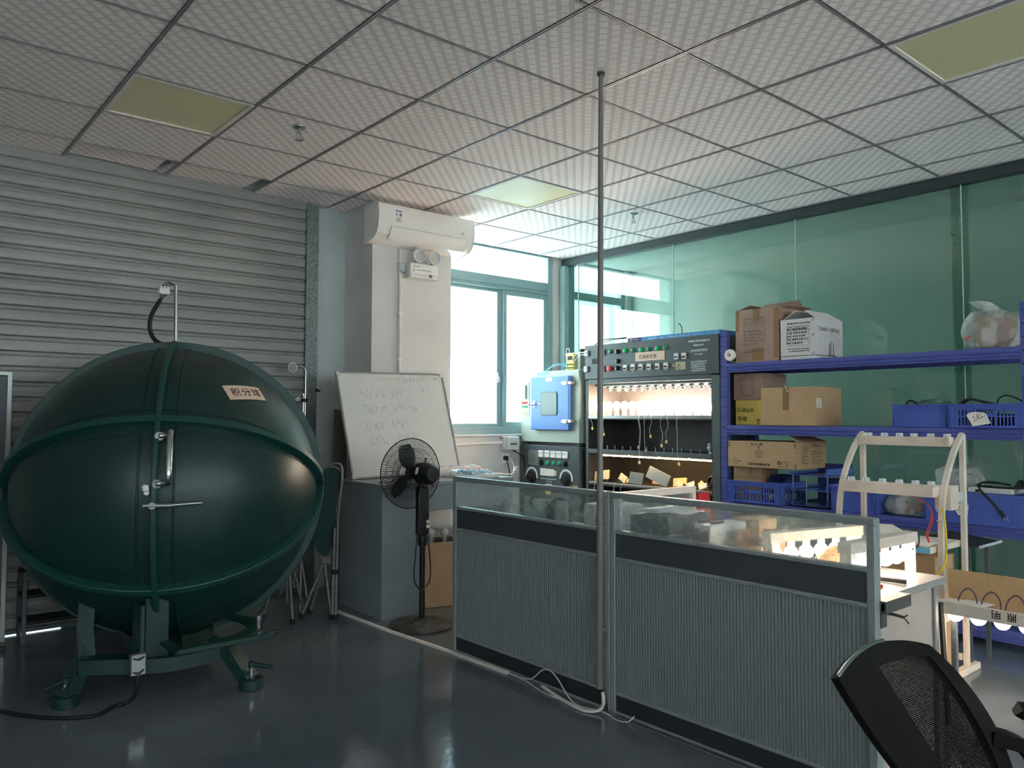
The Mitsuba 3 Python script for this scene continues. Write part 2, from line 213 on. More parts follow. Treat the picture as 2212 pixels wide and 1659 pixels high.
def _tile(p, n, uv):
    s = 1 / 0.052
    a, b = (p.x + p.y) * 0.7071 * s, (p.x - p.y) * 0.7071 * s
    ib = dr.floor(b); fb = b - ib
    aa = a + 0.5 * (ib - 2 * dr.floor(ib * 0.5)); fa = aa - dr.floor(aa)
    m = mikit.smoothstep(0.0, 0.05, fb) * (1 - mikit.smoothstep(0.60, 0.65, fb)) * mikit.smoothstep(0.0, 0.05, fa) * (1 - mikit.smoothstep(0.82, 0.87, fa))
    g = mikit.noise(p.x * 300, p.y * 300) * 0.05
    return mikit.mix(lin(220, 208, 205), lin(246, 237, 233), m) * (0.97 + g)
M_TILE = mat('ceiling_tile', fn=_tile, rough=0.75)
M_LIGHTPANEL = mat('light_panel', (224, 214, 172), 0.35)
M_TEE = mat('tee_metal', (172, 168, 170), 0.35, 0.45)
M_VOID = mat('void', (60, 58, 56), 0.9)
M_WALL = mat('wall_paint', fn=noisy((204, 199, 196), (212, 207, 203), 3.0), rough=0.55)
M_WALLB = mat('wall_paint_grey', fn=noisy((186, 192, 194), (194, 199, 200), 2.0), rough=0.5)
M_DIM = mat('other_room_paint', (172, 180, 174), 0.7)
def _floor(p, n, uv):
    a = mikit.fbm(p.x * 1.3, p.y * 1.3, octaves=4); b = mikit.fbm(p.x * 14, p.y * 14, octaves=2)
    return mikit.mix(lin(86, 93, 102), lin(100, 106, 112), mikit.smoothstep(0.3, 0.7, a)) * (0.94 + 0.12 * b)
def _floorb(p, n, uv): return mikit.fbm(p.x * 3, p.y * 3, octaves=3) + 0.15 * mikit.noise(p.x * 60, p.y * 60)
M_FLOOR = mat('floor_epoxy', fn=_floor, rough=0.11, specular=0.55, bump=(_floorb, 0.0016, 0.01))
def _shut(p, n, uv):
    a = mikit.fbm(p.x * 1.2, p.z * 3, octaves=3)
    return mikit.mix(lin(138, 138, 134), lin(154, 152, 147), mikit.smoothstep(0.3, 0.7, a))
M_SHUT = mat('shutter', fn=_shut, rough=0.42, metal=0.25)
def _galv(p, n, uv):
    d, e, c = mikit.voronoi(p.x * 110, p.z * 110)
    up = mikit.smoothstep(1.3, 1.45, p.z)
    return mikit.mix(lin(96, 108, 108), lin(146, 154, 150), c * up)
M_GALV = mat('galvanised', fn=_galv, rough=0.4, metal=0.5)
M_FRAME = mat('window_frame', (138, 162, 164), 0.4)
M_CHANNEL = mat('dark_channel', (62, 70, 72), 0.45, 0.3)
M_WHITE = mat('white_plastic', (236, 230, 224), 0.22)
M_WHITEM = mat('white_matt', (226, 218, 210), 0.55)
M_GREYPL = mat('grey_plastic', (196, 198, 198), 0.4)
M_GREEN = mat('sphere_green', fn=noisy((15, 46, 44), (18, 51, 48), 9), rough=0.36, specular=0.5,
              bump=(lambda p, n, uv: mikit.noise(p.x * 260, p.y * 260, p.z * 260), 0.00035, 0.002))
M_GREENF = mat('flange_green', (20, 64, 59), 0.4)
M_GREEND = mat('base_green', fn=noisy((18, 50, 46), (26, 58, 52), 7), rough=0.42)
M_CHROME = mat('chrome', (205, 205, 205), 0.14, 1.0)
M_STEEL = mat('steel', (165, 168, 170), 0.3, 0.9)
M_ALU = mat('aluminium', (158, 160, 158), 0.35, 0.6)
M_BLACK = mat('black_plastic', (26, 27, 29), 0.4)
M_BLACKM = mat('black_matt', (32, 32, 34), 0.7)
M_RUBBER = mat('black_rubber', (18, 20, 20), 0.6)
M_DKGREY = mat('dark_grey_paint', fn=noisy((74, 80, 84), (80, 86, 90), 4), rough=0.42)
M_RACKIN = mat('rack_inside', (66, 63, 64), 0.45)
M_RACKPOST = mat('rack_post', (88, 96, 98), 0.45)
M_OVEN = mat('oven_grey', fn=noisy((168, 178, 168), (176, 186, 176), 3), rough=0.42)
M_OVENBLUE = mat('oven_blue', fn=noisy((74, 120, 186), (80, 126, 190), 6), rough=0.4)
M_DARKGLASS = mat('dark_glass', (60, 84, 78), 0.08)
M_RED = mat('red', (206, 48, 44), 0.4)
M_GREENBTN = mat('green_button', (36, 150, 112), 0.3)
M_GREENLIT = mat('green_button_lit', (20, 196, 110), 0.3)
M_SIGN = mat('sign_beige', (220, 190, 168), 0.5)
M_SIGNINK = mat('sign_ink', (104, 70, 70), 0.6)
M_INKB = mat('black_ink', (40, 36, 38), 0.7)
M_INKG = mat('grey_ink', (128, 112, 98), 0.7)
M_INKP = mat('purple_ink', (74, 60, 96), 0.7)
M_INKW = mat('white_ink', (214, 216, 216), 0.6)
M_INKF = mat('faint_marker', (168, 166, 158), 0.6)
M_YELLOW = mat('yellow_label', (226, 206, 112), 0.6)
M_TAN = mat('warning_label', (176, 164, 130), 0.6)
def _kraft(ca, cb):
    a, b = lin(*ca), lin(*cb)
    return lambda p, n, uv: mikit.mix(a, b, mikit.fbm(p.x * 5, p.y * 5, p.z * 5, octaves=3)) * (0.95 + 0.1 * mikit.noise(p.x * 120, p.y * 120, p.z * 18))
M_KRAFT = mat('kraft', fn=_kraft((176, 140, 104), (196, 162, 124)), rough=0.75)
M_KRAFTD = mat('kraft_brown', fn=_kraft((150, 118, 92), (172, 140, 110)), rough=0.75)
M_KRAFTP = mat('kraft_pinkish', fn=_kraft((158, 128, 116), (172, 142, 128)), rough=0.75)
M_TAPE = mat('brown_tape', (150, 116, 86), 0.25)
M_YBOX = mat('yellow_carton', (214, 190, 96), 0.6)
M_CARTONW = mat('white_carton', fn=_kraft((206, 200, 200), (216, 210, 210)), rough=0.6)
M_PAPER = mat('paper', (232, 222, 214), 0.7)
M_CARDC = mat('cream_card', (236, 214, 168), 0.65)
M_SHELF = mat('shelf_blue', fn=noisy((80, 88, 158), (88, 96, 166), 5), rough=0.3)
M_BIN = mat('bin_blue', (82, 102, 182), 0.26)
M_TRAYD = mat('tray_blue_dark', (50, 62, 120), 0.35)
M_LABELBLUE = mat('label_blue', (62, 140, 196), 0.5)
M_LTBLUE = mat('light_blue_strip', (120, 196, 232), 0.5)
M_LAMPW = mat('lamp_rack_white', fn=noisy((214, 200, 186), (226, 212, 198), 8), rough=0.45)
M_WOOD = mat('plywood', fn=_kraft((196, 156, 112), (212, 174, 130)), rough=0.6)
M_CABG = mat('cabinet_grey', fn=noisy((122, 131, 137), (129, 138, 143), 3), rough=0.38)
M_PART = mat('partition_dark', fn=noisy((62, 65, 68), (66, 69, 72), 5), rough=0.5)
M_KICK = mat('kick_plate_dark', (44, 48, 53), 0.5)
M_RIB = mat('partition_ribbed', (122, 127, 128), 0.4)
M_PFRAME = mat('partition_frame', (146, 152, 152), 0.38, 0.2)
M_TUBE = mat('tube_grey', (126, 122, 118), 0.45, 0.3)
scene['mat_blind'] = {'type': 'principledthin', 'base_color': {'type': 'rgb', 'value': [0.88, 0.88, 0.87]}, 'roughness': 0.9, 'diff_trans': 1.5}
M_GROUNDX = mat('pale_ground', (236, 240, 238), 0.9)
M_POLE = mat('pole_grey', (118, 117, 112), 0.4)
M_PFRAMEW = mat('partition_frame_white', (222, 206, 196), 0.45)
M_DESKW = mat('desk_white', fn=noisy((140, 140, 138), (148, 147, 145), 6), rough=0.4)
M_DESKS = mat('desk_side', (176, 162, 152), 0.5)
M_CHAIR = mat('chair_frame', (22, 19, 19), 0.6, specular=0.12)
M_FABRIC = mat('chair_mesh', (20, 18, 19), 0.8, specular=0.2)
M_BAG = 'mat_bag'
scene[M_BAG] = {'type': 'twosided', 'bsdf': {'type': 'blendbsdf', 'weight': 0.5, 'bsdf_0': {'type': 'principled', 'base_color': {'type': 'rgb', 'value': lin(216, 216, 214)}, 'roughness': 0.3},
                'bsdf_1': {'type': 'principled', 'base_color': {'type': 'rgb', 'value': lin(170, 166, 160)}, 'roughness': 0.2}}}
M_CLEARP = 'mat_clear_plastic'
scene[M_CLEARP] = {'type': 'thindielectric', 'int_ior': 1.45, 'specular_transmittance': {'type': 'rgb', 'value': [0.86, 0.87, 0.88]}}
M_PANE = 'mat_window_pane'
scene[M_PANE] = {'type': 'thindielectric', 'int_ior': 1.5, 'specular_transmittance': {'type': 'rgb', 'value': [0.86, 0.97, 0.95]}}
M_GWALL = 'mat_glass_wall'
scene[M_GWALL] = {'type': 'thindielectric', 'int_ior': 1.6, 'specular_transmittance': {'type': 'rgb', 'value': [0.56, 0.73, 0.66]}}
M_PGLASS = 'mat_partition_glass'
def _dirt(p, n, uv):
    return 0.14 + 0.12 * mikit.smoothstep(0.5, 0.72, mikit.fbm(p.x * 38, p.y * 38, p.z * 38, octaves=3)) + 0.12 * mikit.fbm(p.x * 4, p.y * 4, p.z * 4, octaves=2)
scene[M_PGLASS] = {'type': 'blendbsdf', 'weight': mikit.proc(_dirt), 'bsdf_0': {'type': 'thindielectric', 'int_ior': 1.5, 'specular_transmittance': {'type': 'rgb', 'value': [0.88, 0.95, 0.94]}},
                   'bsdf_1': {'type': 'principledthin', 'base_color': {'type': 'rgb', 'value': lin(206, 216, 220)}, 'roughness': 0.6, 'diff_trans': 1.3}}
M_GEDGE = mat('glass_edge', (176, 206, 194), 0.2)
M_BOARD = mat('whiteboard', (216, 212, 208), 0.12)
M_FACADE = mat('facade', (158, 178, 184), 0.7)
M_LEAF = mat('far_leaves', fn=noisy((90, 126, 92), (122, 150, 110), 1.5), rough=0.8)
def lit(rgb): return {'emitter': {'type': 'area', 'radiance': {'type': 'rgb', 'value': rgb}}}
M_GLOW = mat('lamp_glass', (240, 236, 228), 0.3)

# ================================================================= the room
GX = 4.56          # glass wall
YW = 0.62          # window wall, inner face
struct('floor', bx(-4.2, 8.2, -9.2, 0.9, -0.12, 0.0), M_FLOOR)

# ceiling: slab above, tiles with recessed joints in a tee grid
CZ = 2.9
ceil = numbered('ceiling'); tag(ceil, None, None, None, 'structure')
obj('upper_slab', bx(-4.2, 8.2, -9.2, 0.9, 3.35, 3.45), M_VOID, ceil)
I0, I1, J0, J1 = -3, 8, -1, 10                      # tiles that the photograph can see
obj('plain_area', cat([bx(-4.2, I0 * .6, -9.2, .37, CZ, CZ + .012), bx(I0 * .6, GX - .03, -9.2, -J1 * .6, CZ, CZ + .012)]), M_TILE, ceil)
obj('other_room_ceiling', bx(GX + .04, 5.6, -9.2, YW, CZ, CZ + .02), M_DIM, ceil)
PANELS = {(0, 1), (4, 1), (4, 6), (0, 6), (-3, 6)}
tile_ply = {}
for i in range(I0, I1):
    for j in range(J0, J1):
        x0, x1 = i * .6, min(i * .6 + .6, GX - .03)
        y0, y1 = -.6 * j - .6, -.6 * j
        if j == -1:
            y0 = 0.0; y1 = .36 if x1 <= 1.81 else .6
            if x1 <= 1.81 and x0 < 1.81: y1 = .36
        if x1 - x0 < .05: continue
        if j == -1 and i == 3: parts_ = [(1.80, 1.98, 0.0, .42)]
        elif j == -1 and i == 4: parts_ = [(2.70, 3.0, 0.0, .6)]
        else: parts_ = [(x0, x1, y0, y1)]
        for (a0, a1, b0, b1) in parts_:
            g = .009
            if (i, j) in PANELS:
                k = obj('light_panel', cat([bx(a0 + .03, a1 - .03, b0 + .012, b1 - .012, CZ + .004, CZ + .012)]), M_LIGHTPANEL, ceil)
                lab(k, 'plain yellowish light panel, switched off, in a tile field')
                obj('light_panel_frame', ring_frame((a0 + g, b0 + g, a1 - g, b1 - g), .02, .016, frame((0, 0, CZ - .002), (1, 0, 0), (0, 1, 0))), M_WHITEM, ceil)
                continue
            m = bx(a0 + g, a1 - g, b0 + g, b1 - g, CZ + .003, CZ + .012, .0015)
            if (i, j) == (0, -1): m = mv(rz(m, 2.0, ((a0 + a1) / 2, b1, CZ), (0, 1, 0)), -.075, -.02, .018)
            if (i, j) == (1, -1): m = mv(rz(rz(m, 5.0, (a0, b0, CZ)), -1.0, (a0, b0, CZ), (0, 1, 0)), -.03, .0, .012)
            obj('tile', m, M_TILE, ceil)
def tee_x(w=.016):   # profile across, lit lower flange with a groove
    return Polygon([(-w / 2, 0), (-w / 2, .003), (-.002, .003), (-.002, .03), (.002, .03), (.002, .003), (w / 2, .003), (w / 2, 0), (.004, 0), (.004, .0025), (-.004, .0025), (-.004, 0)])
for i in range(I0, I1):
    y1 = .36 if i <= 3 else .6
    if i in (4,): y1 = -.01
    obj('main_tee', prism(tee_x(), y1 + 6.0, frame((i * .6, -6.0, CZ - .002), (-1, 0, 0), (0, 0, 1))), M_TEE, ceil)
ct = mikit.ply(prism(tee_x(.010), .576, frame((.012, 0, CZ), (0, 1, 0), (0, 0, 1))), M_TEE)
for i in range(I0, I1 - 1):
    for j in range(0, J1):
        obj('cross_tee', ct, None, ceil, to_world=T().translate([i * .6, -.6 * j, 0]))
ct2 = mikit.ply(prism(tee_x(.010), GX - .03 - 4.212, frame((4.212, 0, CZ), (0, 1, 0), (0, 0, 1))), M_TEE)
for j in range(0, J1): obj('cross_tee', ct2, None, ceil, to_world=T().translate([0, -.6 * j, 0]))
obj('wall_angle', cat([bx(-4, 1.80, .345, .372, CZ - .004, CZ), bx(GX - .055, GX - .03, -9, YW, CZ - .004, CZ)]), M_TEE, ceil)

# sprinkler heads through tiles
def sprinkler(x, y, label):
    t = thing('sprinkler', label, 'sprinkler head')
    obj('escutcheon', lathe([(0, 0), (.036, 0), (.034, -.006), (.02, -.012), (0, -.012)], 24, frame((x, y, CZ + .003), (1, 0, 0), (0, 1, 0))), M_STEEL, t, smooth=40)
    obj('body', cat([cyl((x, y, CZ - .03), (0, 0, 1), .008, .03, 12), tube(spline([(x - .006, y, CZ - .03), (x - .019, y, CZ - .045), (x - .012, y, CZ - .066), (x, y, CZ - .07)], 10), .003, 6),
                     tube(spline([(x + .006, y, CZ - .03), (x + .019, y, CZ - .045), (x + .012, y, CZ - .066), (x, y, CZ - .07)], 10), .003, 6), cyl((x, y, CZ - .062), (0, 0, 1), .003, .034, 8)]), M_STEEL, t)
    obj('deflector', cat([cyl((x, y, CZ - .073), (0, 0, 1), .017, .002, 16)] + [rz(bx(x + .012, x + .024, y - .003, y + .003, CZ - .074, CZ - .072), a, (x, y, 0)) for a in range(0, 360, 45)]), M_STEEL, t)
sprinkler(.899, -1.061, 'small steel sprinkler head hanging from the ceiling left, above the green sphere')
sprinkler(3.71, -1.046, 'small steel sprinkler head hanging from the ceiling above the lamp ageing rack')

# walls
struct('wall_left', cat([bx(-4.2, -4.0, -9.2, .9, 0, 1.4), bx(-4.2, -4.0, -9.2, .9, 2.75, 3.35), bx(-4.2, -4.0, -9.2, -8.0, 1.4, 2.75), bx(-4.2, -4.0, -5.0, .9, 1.4, 2.75)]), M_WALLB)
struct('wall_front', cat([bx(-4, 8.2, -9.2, -9.0, 0, 1.1), bx(-4, 8.2, -9.2, -9.0, 2.8, 3.35), bx(-4, -2.6, -9.2, -9.0, 1.1, 2.8), bx(4.4, 8.2, -9.2, -9.0, 1.1, 2.8)]), M_WALL)
def far_window(n, M, w, z0, z1):
    k = numbered('window_%d' % n); tag(k, None, None, None, 'structure')
    obj('frame', cat([ring_frame((0, z0, w, z1), .06, .06, M)] + [xf(bx(w * q - .03, w * q + .03, z0 + .06, z1 - .06, 0, .06), M) for q in (.25, .5, .75)]), M_FRAME, k)
    obj('blind', xf(trimesh.Trimesh([[.06, z0 + .06, .03], [w - .06, z0 + .06, .03], [w - .06, z1 - .06, .03], [.06, z1 - .06, .03]], [[0, 1, 2], [0, 2, 3]], process=False), M), 'mat_blind', k)
far_window(2, frame((-2.6, -9.05, 0), (1, 0, 0), (0, 0, 1)), 7.0, 1.1, 2.8)
far_window(3, frame((-4.08, -8.0, 0), (0, 1, 0), (0, 0, 1)), 3.0, 1.4, 2.75)
struct('wall_back', cat([bx(-4.0, -3.2, .40, .9, 0, 3.35), bx(-3.2, 1.63, .44, .9, 2.93, 3.35), bx(1.63, 1.99, .42, .9, 0, 3.35)]), M_WALLB)
struct('wall_pillar', bx(1.98, 2.70, 0.0, .9, 0, 3.35), M_WALL)
struct('wall_window', cat([bx(2.70, 5.8, YW, .80, 0, 1.13), bx(2.70, 5.8, YW, .80, 2.915, 3.35), bx(5.52, 5.8, YW, .80, 1.13, 2.915), bx(4.42, 4.70, YW + .02, .80, 1.13, 2.915)]), M_WALL)
struct('wall_other_room', bx(5.6, 5.8, -9.2, YW, 0, 3.35), M_DIM)

# window 1: aluminium frame, transom, two sliding sashes below, fixed lights above
w1 = numbered('window_1'); tag(w1, None, None, None, 'structure')
def wbar(name, x0, x1, z0, z1, y0=YW + .02, y1=YW + .10, b=.004): return obj(name, bx(x0, x1, y0, y1, z0, z1, b), M_FRAME, w1)
wbar('jamb', 2.70, 2.75, 1.13, 2.915); wbar('jamb', 4.36, 4.42, 1.13, 2.915); wbar('head', 2.70, 4.42, 2.895, 2.915)
wbar('transom', 2.75, 4.36, 2.52, 2.64); wbar('transom_bead', 2.75, 4.36, 2.555, 2.575, YW + .005, YW + .03, .002)
wbar('bottom_rail', 2.75, 4.36, 1.13, 1.205)
wbar('sash_stile', 3.79, 3.83, 1.205, 2.52, YW + .03, YW + .06); wbar('sash_stile', 3.735, 3.80, 1.205, 2.52, YW + .06, YW + .09)
wbar('sash_rail', 2.75, 3.78, 2.49, 2.52, YW + .06, YW + .09); wbar('sash_rail', 3.83, 4.36, 2.47, 2.52, YW + .03, YW + .06)
wbar('sash_rail', 2.75, 3.78, 1.205, 1.235, YW + .06, YW + .09); wbar('sash_rail', 3.83, 4.36, 1.205, 1.25, YW + .03, YW + .06)
wbar('sash_stile', 4.31, 4.36, 1.25, 2.47, YW + .03, YW + .06)
lab(obj('latch', cat([bx(3.735, 3.75, YW + .045, YW + .06, 1.62, 1.72, .003), cyl((3.742, YW + .045, 1.67), (0, -1, 0), .012, .012, 14), bx(3.738, 3.746, YW + .025, YW + .035, 1.63, 1.68, .002)]), M_STEEL, w1), 'small metal sash latch')
def quad(x0, x1, y, z0, z1): return (np.array([[x0, y, z0], [x1, y, z0], [x1, y, z1], [x0, y, z1]]), np.array([[0, 1, 2], [0, 2, 3]]))
for q in ((2.75, 3.78, YW + .075, 1.235, 2.49), (3.83, 4.31, YW + .045, 1.25, 2.47), (2.75, 4.36, YW + .06, 2.64, 2.895)): obj('pane', quad(*q), M_PANE, w1)
obj('sill', bx(2.70, 4.5, YW - .03, YW + .02, 1.115, 1.135, .004), M_WALL, w1)
w4 = numbered('window_4'); tag(w4, None, None, None, 'structure')       # the narrow next room's window in the same facade
obj('frame', cat([ring_frame((4.70, 1.13, 5.52, 2.915), .05, .06, frame((0, YW + .10, 0), (1, 0, 0), (0, 0, 1))), bx(4.75, 5.47, YW + .04, YW + .10, 2.52, 2.60)]), M_FRAME, w4)
each('pane', [quad(4.75, 5.47, YW + .07, 1.18, 2.52), quad(4.75, 5.47, YW + .07, 2.60, 2.865)], M_PANE, w4)

# glass wall on the right
gw = numbered('wall_right'); tag(gw, None, None, None, 'structure')
obj('top_channel', bx(GX - .03, GX + .04, -9.0, YW, 2.825, CZ - .004, .004), M_CHANNEL, gw)
obj('bottom_channel', bx(GX - .03, GX + .04, -9.0, YW, 0, .06, .004), M_CHANNEL, gw)
obj('end_post', bx(GX - .06, GX + .06, YW - .07, YW, 0, 2.825, .004), M_FRAME, gw)
seams = [YW - .07, .41, -.77, -1.94, -3.12, -4.3, -5.48, -6.66, -7.84, -9.0]
for a, b in zip(seams[:-1], seams[1:]):
    obj('glass_panel', (np.array([[GX, a - .003, .06], [GX, b + .003, .06], [GX, b + .003, 2.825], [GX, a - .003, 2.825]]), np.array([[0, 1, 2], [0, 2, 3]])), M_GWALL, gw)
for s in seams[1:-1]: lab(obj('glass_edge', bx(GX - .005, GX + .005, s - .003, s + .003, .06, 2.825), M_GEDGE, gw), 'pale glass edge at the joint of two panels')
lab(obj('glass_fin', bx(GX + .02, GX + .035, -3.15, -3.05, .06, 2.85), M_GWALL, gw), 'upright glass fin behind a joint')

# roller shutter (door_1)
d1 = numbered('door_1'); tag(d1, None, None, None, 'structure')
slat = Polygon([(.003, 0), (.011, .003), (.015, .010), (.016, .038), (.015, .064), (.011, .071), (.006, .073), (.006, .076), (.010, .078), (.010, .083), (.006, .085), (-.001, .086), (-.001, .0915), (-.014, .0915), (-.014, 0)])
# profile: x = out towards the room, y = up
sp = mikit.ply(prism(slat, 4.83, frame((-3.2, .385, 0), (0, -1, 0), (0, 0, 1))), M_SHUT)
# the prism grows along -y x z = -x; shift so that it spans x -3.2 .. 1.63
for k in range(31): obj('slat', sp, None, d1, to_world=T().translate([4.83, 0, .03 + .0915 * k]))
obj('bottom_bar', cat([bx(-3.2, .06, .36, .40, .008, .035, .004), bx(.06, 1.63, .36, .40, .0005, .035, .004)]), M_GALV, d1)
obj('head_plate', bx(-3.2, 1.63, .355, .42, 2.84, CZ + .03, .006), M_SHUT, d1)
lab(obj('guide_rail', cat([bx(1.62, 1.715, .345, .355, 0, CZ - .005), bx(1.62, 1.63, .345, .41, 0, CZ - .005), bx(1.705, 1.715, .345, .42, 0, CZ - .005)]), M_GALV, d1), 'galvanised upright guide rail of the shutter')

# outside: a wing of the building on the right, far trees, ground
single('neighbour_wing', cat([bx(5.6, 7.8, 2.2, 7.6, -.5, 8.0), bx(5.5, 5.6, 2.2, 7.65, 1.75, 1.98), bx(5.56, 5.6, 2.2, 7.62, 1.62, 1.75)]), M_FACADE, 'pale blue-white facade with a ledge seen through the right window pane', 'building')
for k, (x, y, r, h) in enumerate([(18, 60, 3.2, .6), (26, 64, 3.4, .9), (33.5, 62, 3.0, .4), (42, 68, 3.8, .8)]):
    t = thing('far_tree', 'hazy round tree far outside the window, %s from the left' % ORD[k], 'tree', 'far trees behind the window')
    m = trimesh.creation.icosphere(3, r); m.vertices *= 1 + .25 * (meshkit.fbm(m.vertices * .9 + k * 5, 3, k)[:, None] - .5); m.vertices[:, 2] *= .55
    obj('crown', mv(m, x, y, h - .6), M_LEAF, t, smooth=True); obj('trunk', cyl((x, y, -6), (0, 0, 1), .3, 5.6, 10), M_KRAFTD, t)
struct('ground_outside', bx(-80, 160, 1.0, 200, -6.2, -6.0), M_GROUNDX)

# ================================================================= integrating sphere
SC = V(.38, -.683, .906); AX = V(.923, -.386, 0); FR = V(-.386, -.923, 0); UP = V(0, 0, 1)
def sp_(a, f, u): return SC + a * AX + f * FR + u * UP
def sph(el, off, R):      # el: degrees up from the front; off: degrees to the right of the seam
    e, o = math.radians(el), math.radians(off)
    return sp_(R * math.sin(o), R * math.cos(o) * math.cos(e), R * math.cos(o) * math.sin(e))
S = thing('integrating_sphere', 'large dark green test sphere with chrome handle on a cast base before the shutter', 'sphere')
shell = trimesh.creation.uv_sphere(.75, count=[64, 128]); shell.apply_translation(SC)
obj('shell', shell, M_GREEN, S, smooth=True)
def ringmesh(n, r0, r1, t): # ring about the axis n
    return lathe([(r0, -t), (r1 - .003, -t), (r1, -t + .003), (r1, t - .003), (r1 - .003, t), (r0, t), (r0, -t)], 128, axis_frame(SC, n))
for el in (90, 29, -32):
    e = math.radians(el); d = math.cos(e) * FR + math.sin(e) * UP; n = np.cross(AX, d)
    k = obj('flange', ringmesh(n, .742, .79, .016), M_GREENF, S, smooth=30)
    for s in (-1, 1):
        obj('bead', lathe([(.742, -.004), (.7535, -.003), (.7535, .003), (.742, .004), (.742, -.004)], 128, axis_frame(SC + 0 * n, unit(n + s * .085 * d))), M_GREEN, k, smooth=30)
obj('seam_flange', lathe([(.742, -.012), (.79, -.012), (.793, -.008), (.793, .008), (.79, .012), (.742, .012), (.742, -.012)], 128, axis_frame(SC, AX)), M_GREENF, S, smooth=30)
each('seam_rib', [tube([sph(e, o, .752) for e in np.linspace(-95, 95, 60)], .005, 6) for o in (-5.5, 6)], M_GREEN, S, True)
hb = [sph(22.3, .8, .79), sph(22.3, 4.2, .81), sph(21.8, 4.4, .855)] + [sph(e, 4.4, .86) for e in np.linspace(20, 9, 8)] + [sph(7.6, 4.4, .855), sph(6.6, 4.2, .81), sph(6.4, .8, .79)]
h = obj('handle', tube(spline(hb, 60), .0135, 14), M_CHROME, S, smooth=True); lab(h, 'polished chrome pull handle')
each('rosette', [cyl(sph(22.3, 1.0, .785), FR, .02, .012), cyl(sph(6.4, 1.0, .785), FR, .02, .012)], M_CHROME, h, 40)
l = obj('latch_rod', cat([rod(sph(-.3, -2.5, .832), sph(-.3, 6, .832), .011, 12), rod(sph(-.3, 5.5, .832), sph(.1, 14.2, .83), .0085, 12)]), M_STEEL, S, smooth=40); lab(l, 'horizontal steel latch rod')
obj('hub', cyl(sph(-.3, .1, .79), FR, .016, .05, 16), M_STEEL, l, smooth=40)
lab(obj('knob', cat([cyl(sph(4.5, -2.2, .75), unit(FR - .3 * UP), .012, .035, 14), mv(bx(-.013, .013, -.013, .013, -.013, .016, .004), *sph(5.0, -2.4, .795))]), M_WHITE, S, smooth=40), 'small white knob beside the seam')
po = [sp_(*V(.27, .447, .546)), sp_(*V(.429, .30, .544)), sp_(*V(.302, .503, .476))]
pn = unit(np.mean(po, axis=0) + .06 * AX - SC)
pc = SC + .7555 * unit(V(*(sp_(.366, .408, .506) - SC)))
px = unit(po[1] - po[0]); M = frame(pc, px, po[0] - po[2])
g = np.array([[-.112, .048], [.112, .042], [.112, -.046], [-.112, -.046]])
pl = prism(Polygon(g).buffer(.002), .002)
def wrap(m, M, R):
    m = m.subdivide_to_size(.03) if len(m.faces) < 5000 else m
    w = xf(m, M); dz = m.vertices[:, 2:]; w.vertices = SC + (R + dz) * (w.vertices - SC) / np.linalg.norm(w.vertices - SC, axis=1, keepdims=True); return w
k = obj('name_plate', wrap(pl, M, .752), M_SIGN, S); lab(k, 'pale rectangular sign with dark Chinese lettering')
obj('lettering', wrap(mv(cjk('积分球', .052, np.eye(4), 1.12), -.088, -.022, 0), M, .7545), M_SIGNINK, k)
top = sp_(0, 0, .79)
k = obj('top_rod', rod(top - .04 * UP, V(.375, -.68, 2.0), .0105, 14), M_STEEL, S, smooth=40); lab(k, 'upright steel rod on top of the sphere')
obj('cap', cyl((.375, -.68, 1.998), (0, 0, 1), .012, .006, 14), M_STEEL, k)
k = obj('lamp_connector', cat([bx(.295, .35, -.66, -.63, 1.955, 1.99, .004)] + [bx(.298 + .018 * i, .310 + .018 * i, -.666, -.628, 1.985, 1.997, .002) for i in range(3)]), M_WHITE, S)
obj('wire', cat([tube(spline([(.305 + .017 * i, -.645, 1.957), (.306 + .006 * i, -.64, 1.935), (.308, -.635, 1.915)], 8), .003, 6) for i in range(3)] + [tube(spline([(.31 + .017 * i, -.645, 1.995), (.335 + .01 * i, -.66, 2.022 - .006 * i), (.373, -.678, 2.0)], 10), .0025, 6) for i in range(3)]), M_BLACK, k)
lab(obj('hose', tube(spline([(.308, -.635, 1.925), (.285, -.605, 1.87), (.268, -.595, 1.80), (.275, -.60, 1.74), (.305, -.63, 1.692), (.335, -.66, 1.68)], 30), .0115, 10), M_RUBBER, S, smooth=True), 'bent black cable hose at the top rod')
# cast base
def foot(x, y, ang, name):
    k = obj(name, lathe([(0, 0), (.052, 0), (.056, .004), (.056, .045), (.05, .05), (0, .05)], 28, frame((x, y, 0), (1, 0, 0), (0, 1, 0))), M_GREEND, S, smooth=40)
    c = math.cos(ang), math.sin(ang)
    obj('screw', cyl((x, y, .05), (0, 0, 1), .011, .065, 14), M_STEEL, k, smooth=40)
    obj('crank', cat([rod((x, y, .112), (x + .10 * c[0], y + .10 * c[1], .10), .011, 12), cyl((x, y, .098), (0, 0, 1), .015, .024, 14)]), M_GREEND, k, smooth=40)
foot(.54, -1.40, -.75, 'foot'); foot(-.19, -1.10, 3.5, 'foot'); foot(.70, -.20, .9, 'foot')
obj('base_beam', bar(spline([(-.12, -1.10, .165), (.0, -1.17, .165), (.165, -1.225, .15), (.33, -1.25, .155), (.45, -1.25, .17)], 20), .10, .065), M_GREEND, S, smooth=30)
obj('leg', cat([bar([(-.10, -1.07, .19), (-.15, -1.085, .12), (-.19, -1.10, .03)], .085, .06), bar([(-.10, -1.08, .14), (-.095, -1.0, .30), (-.06, -.92, .50)], .07, .06)]), M_GREEND, S)
obj('leg', bar([(.40, -1.22, .195), (.475, -1.29, .165), (.535, -1.385, .035)], .085, .055), M_GREEND, S)
obj('leg', bar([(.38, -.68, .13), (.55, -.43, .12), (.69, -.215, .035)], .09, .06), M_GREEND, S)
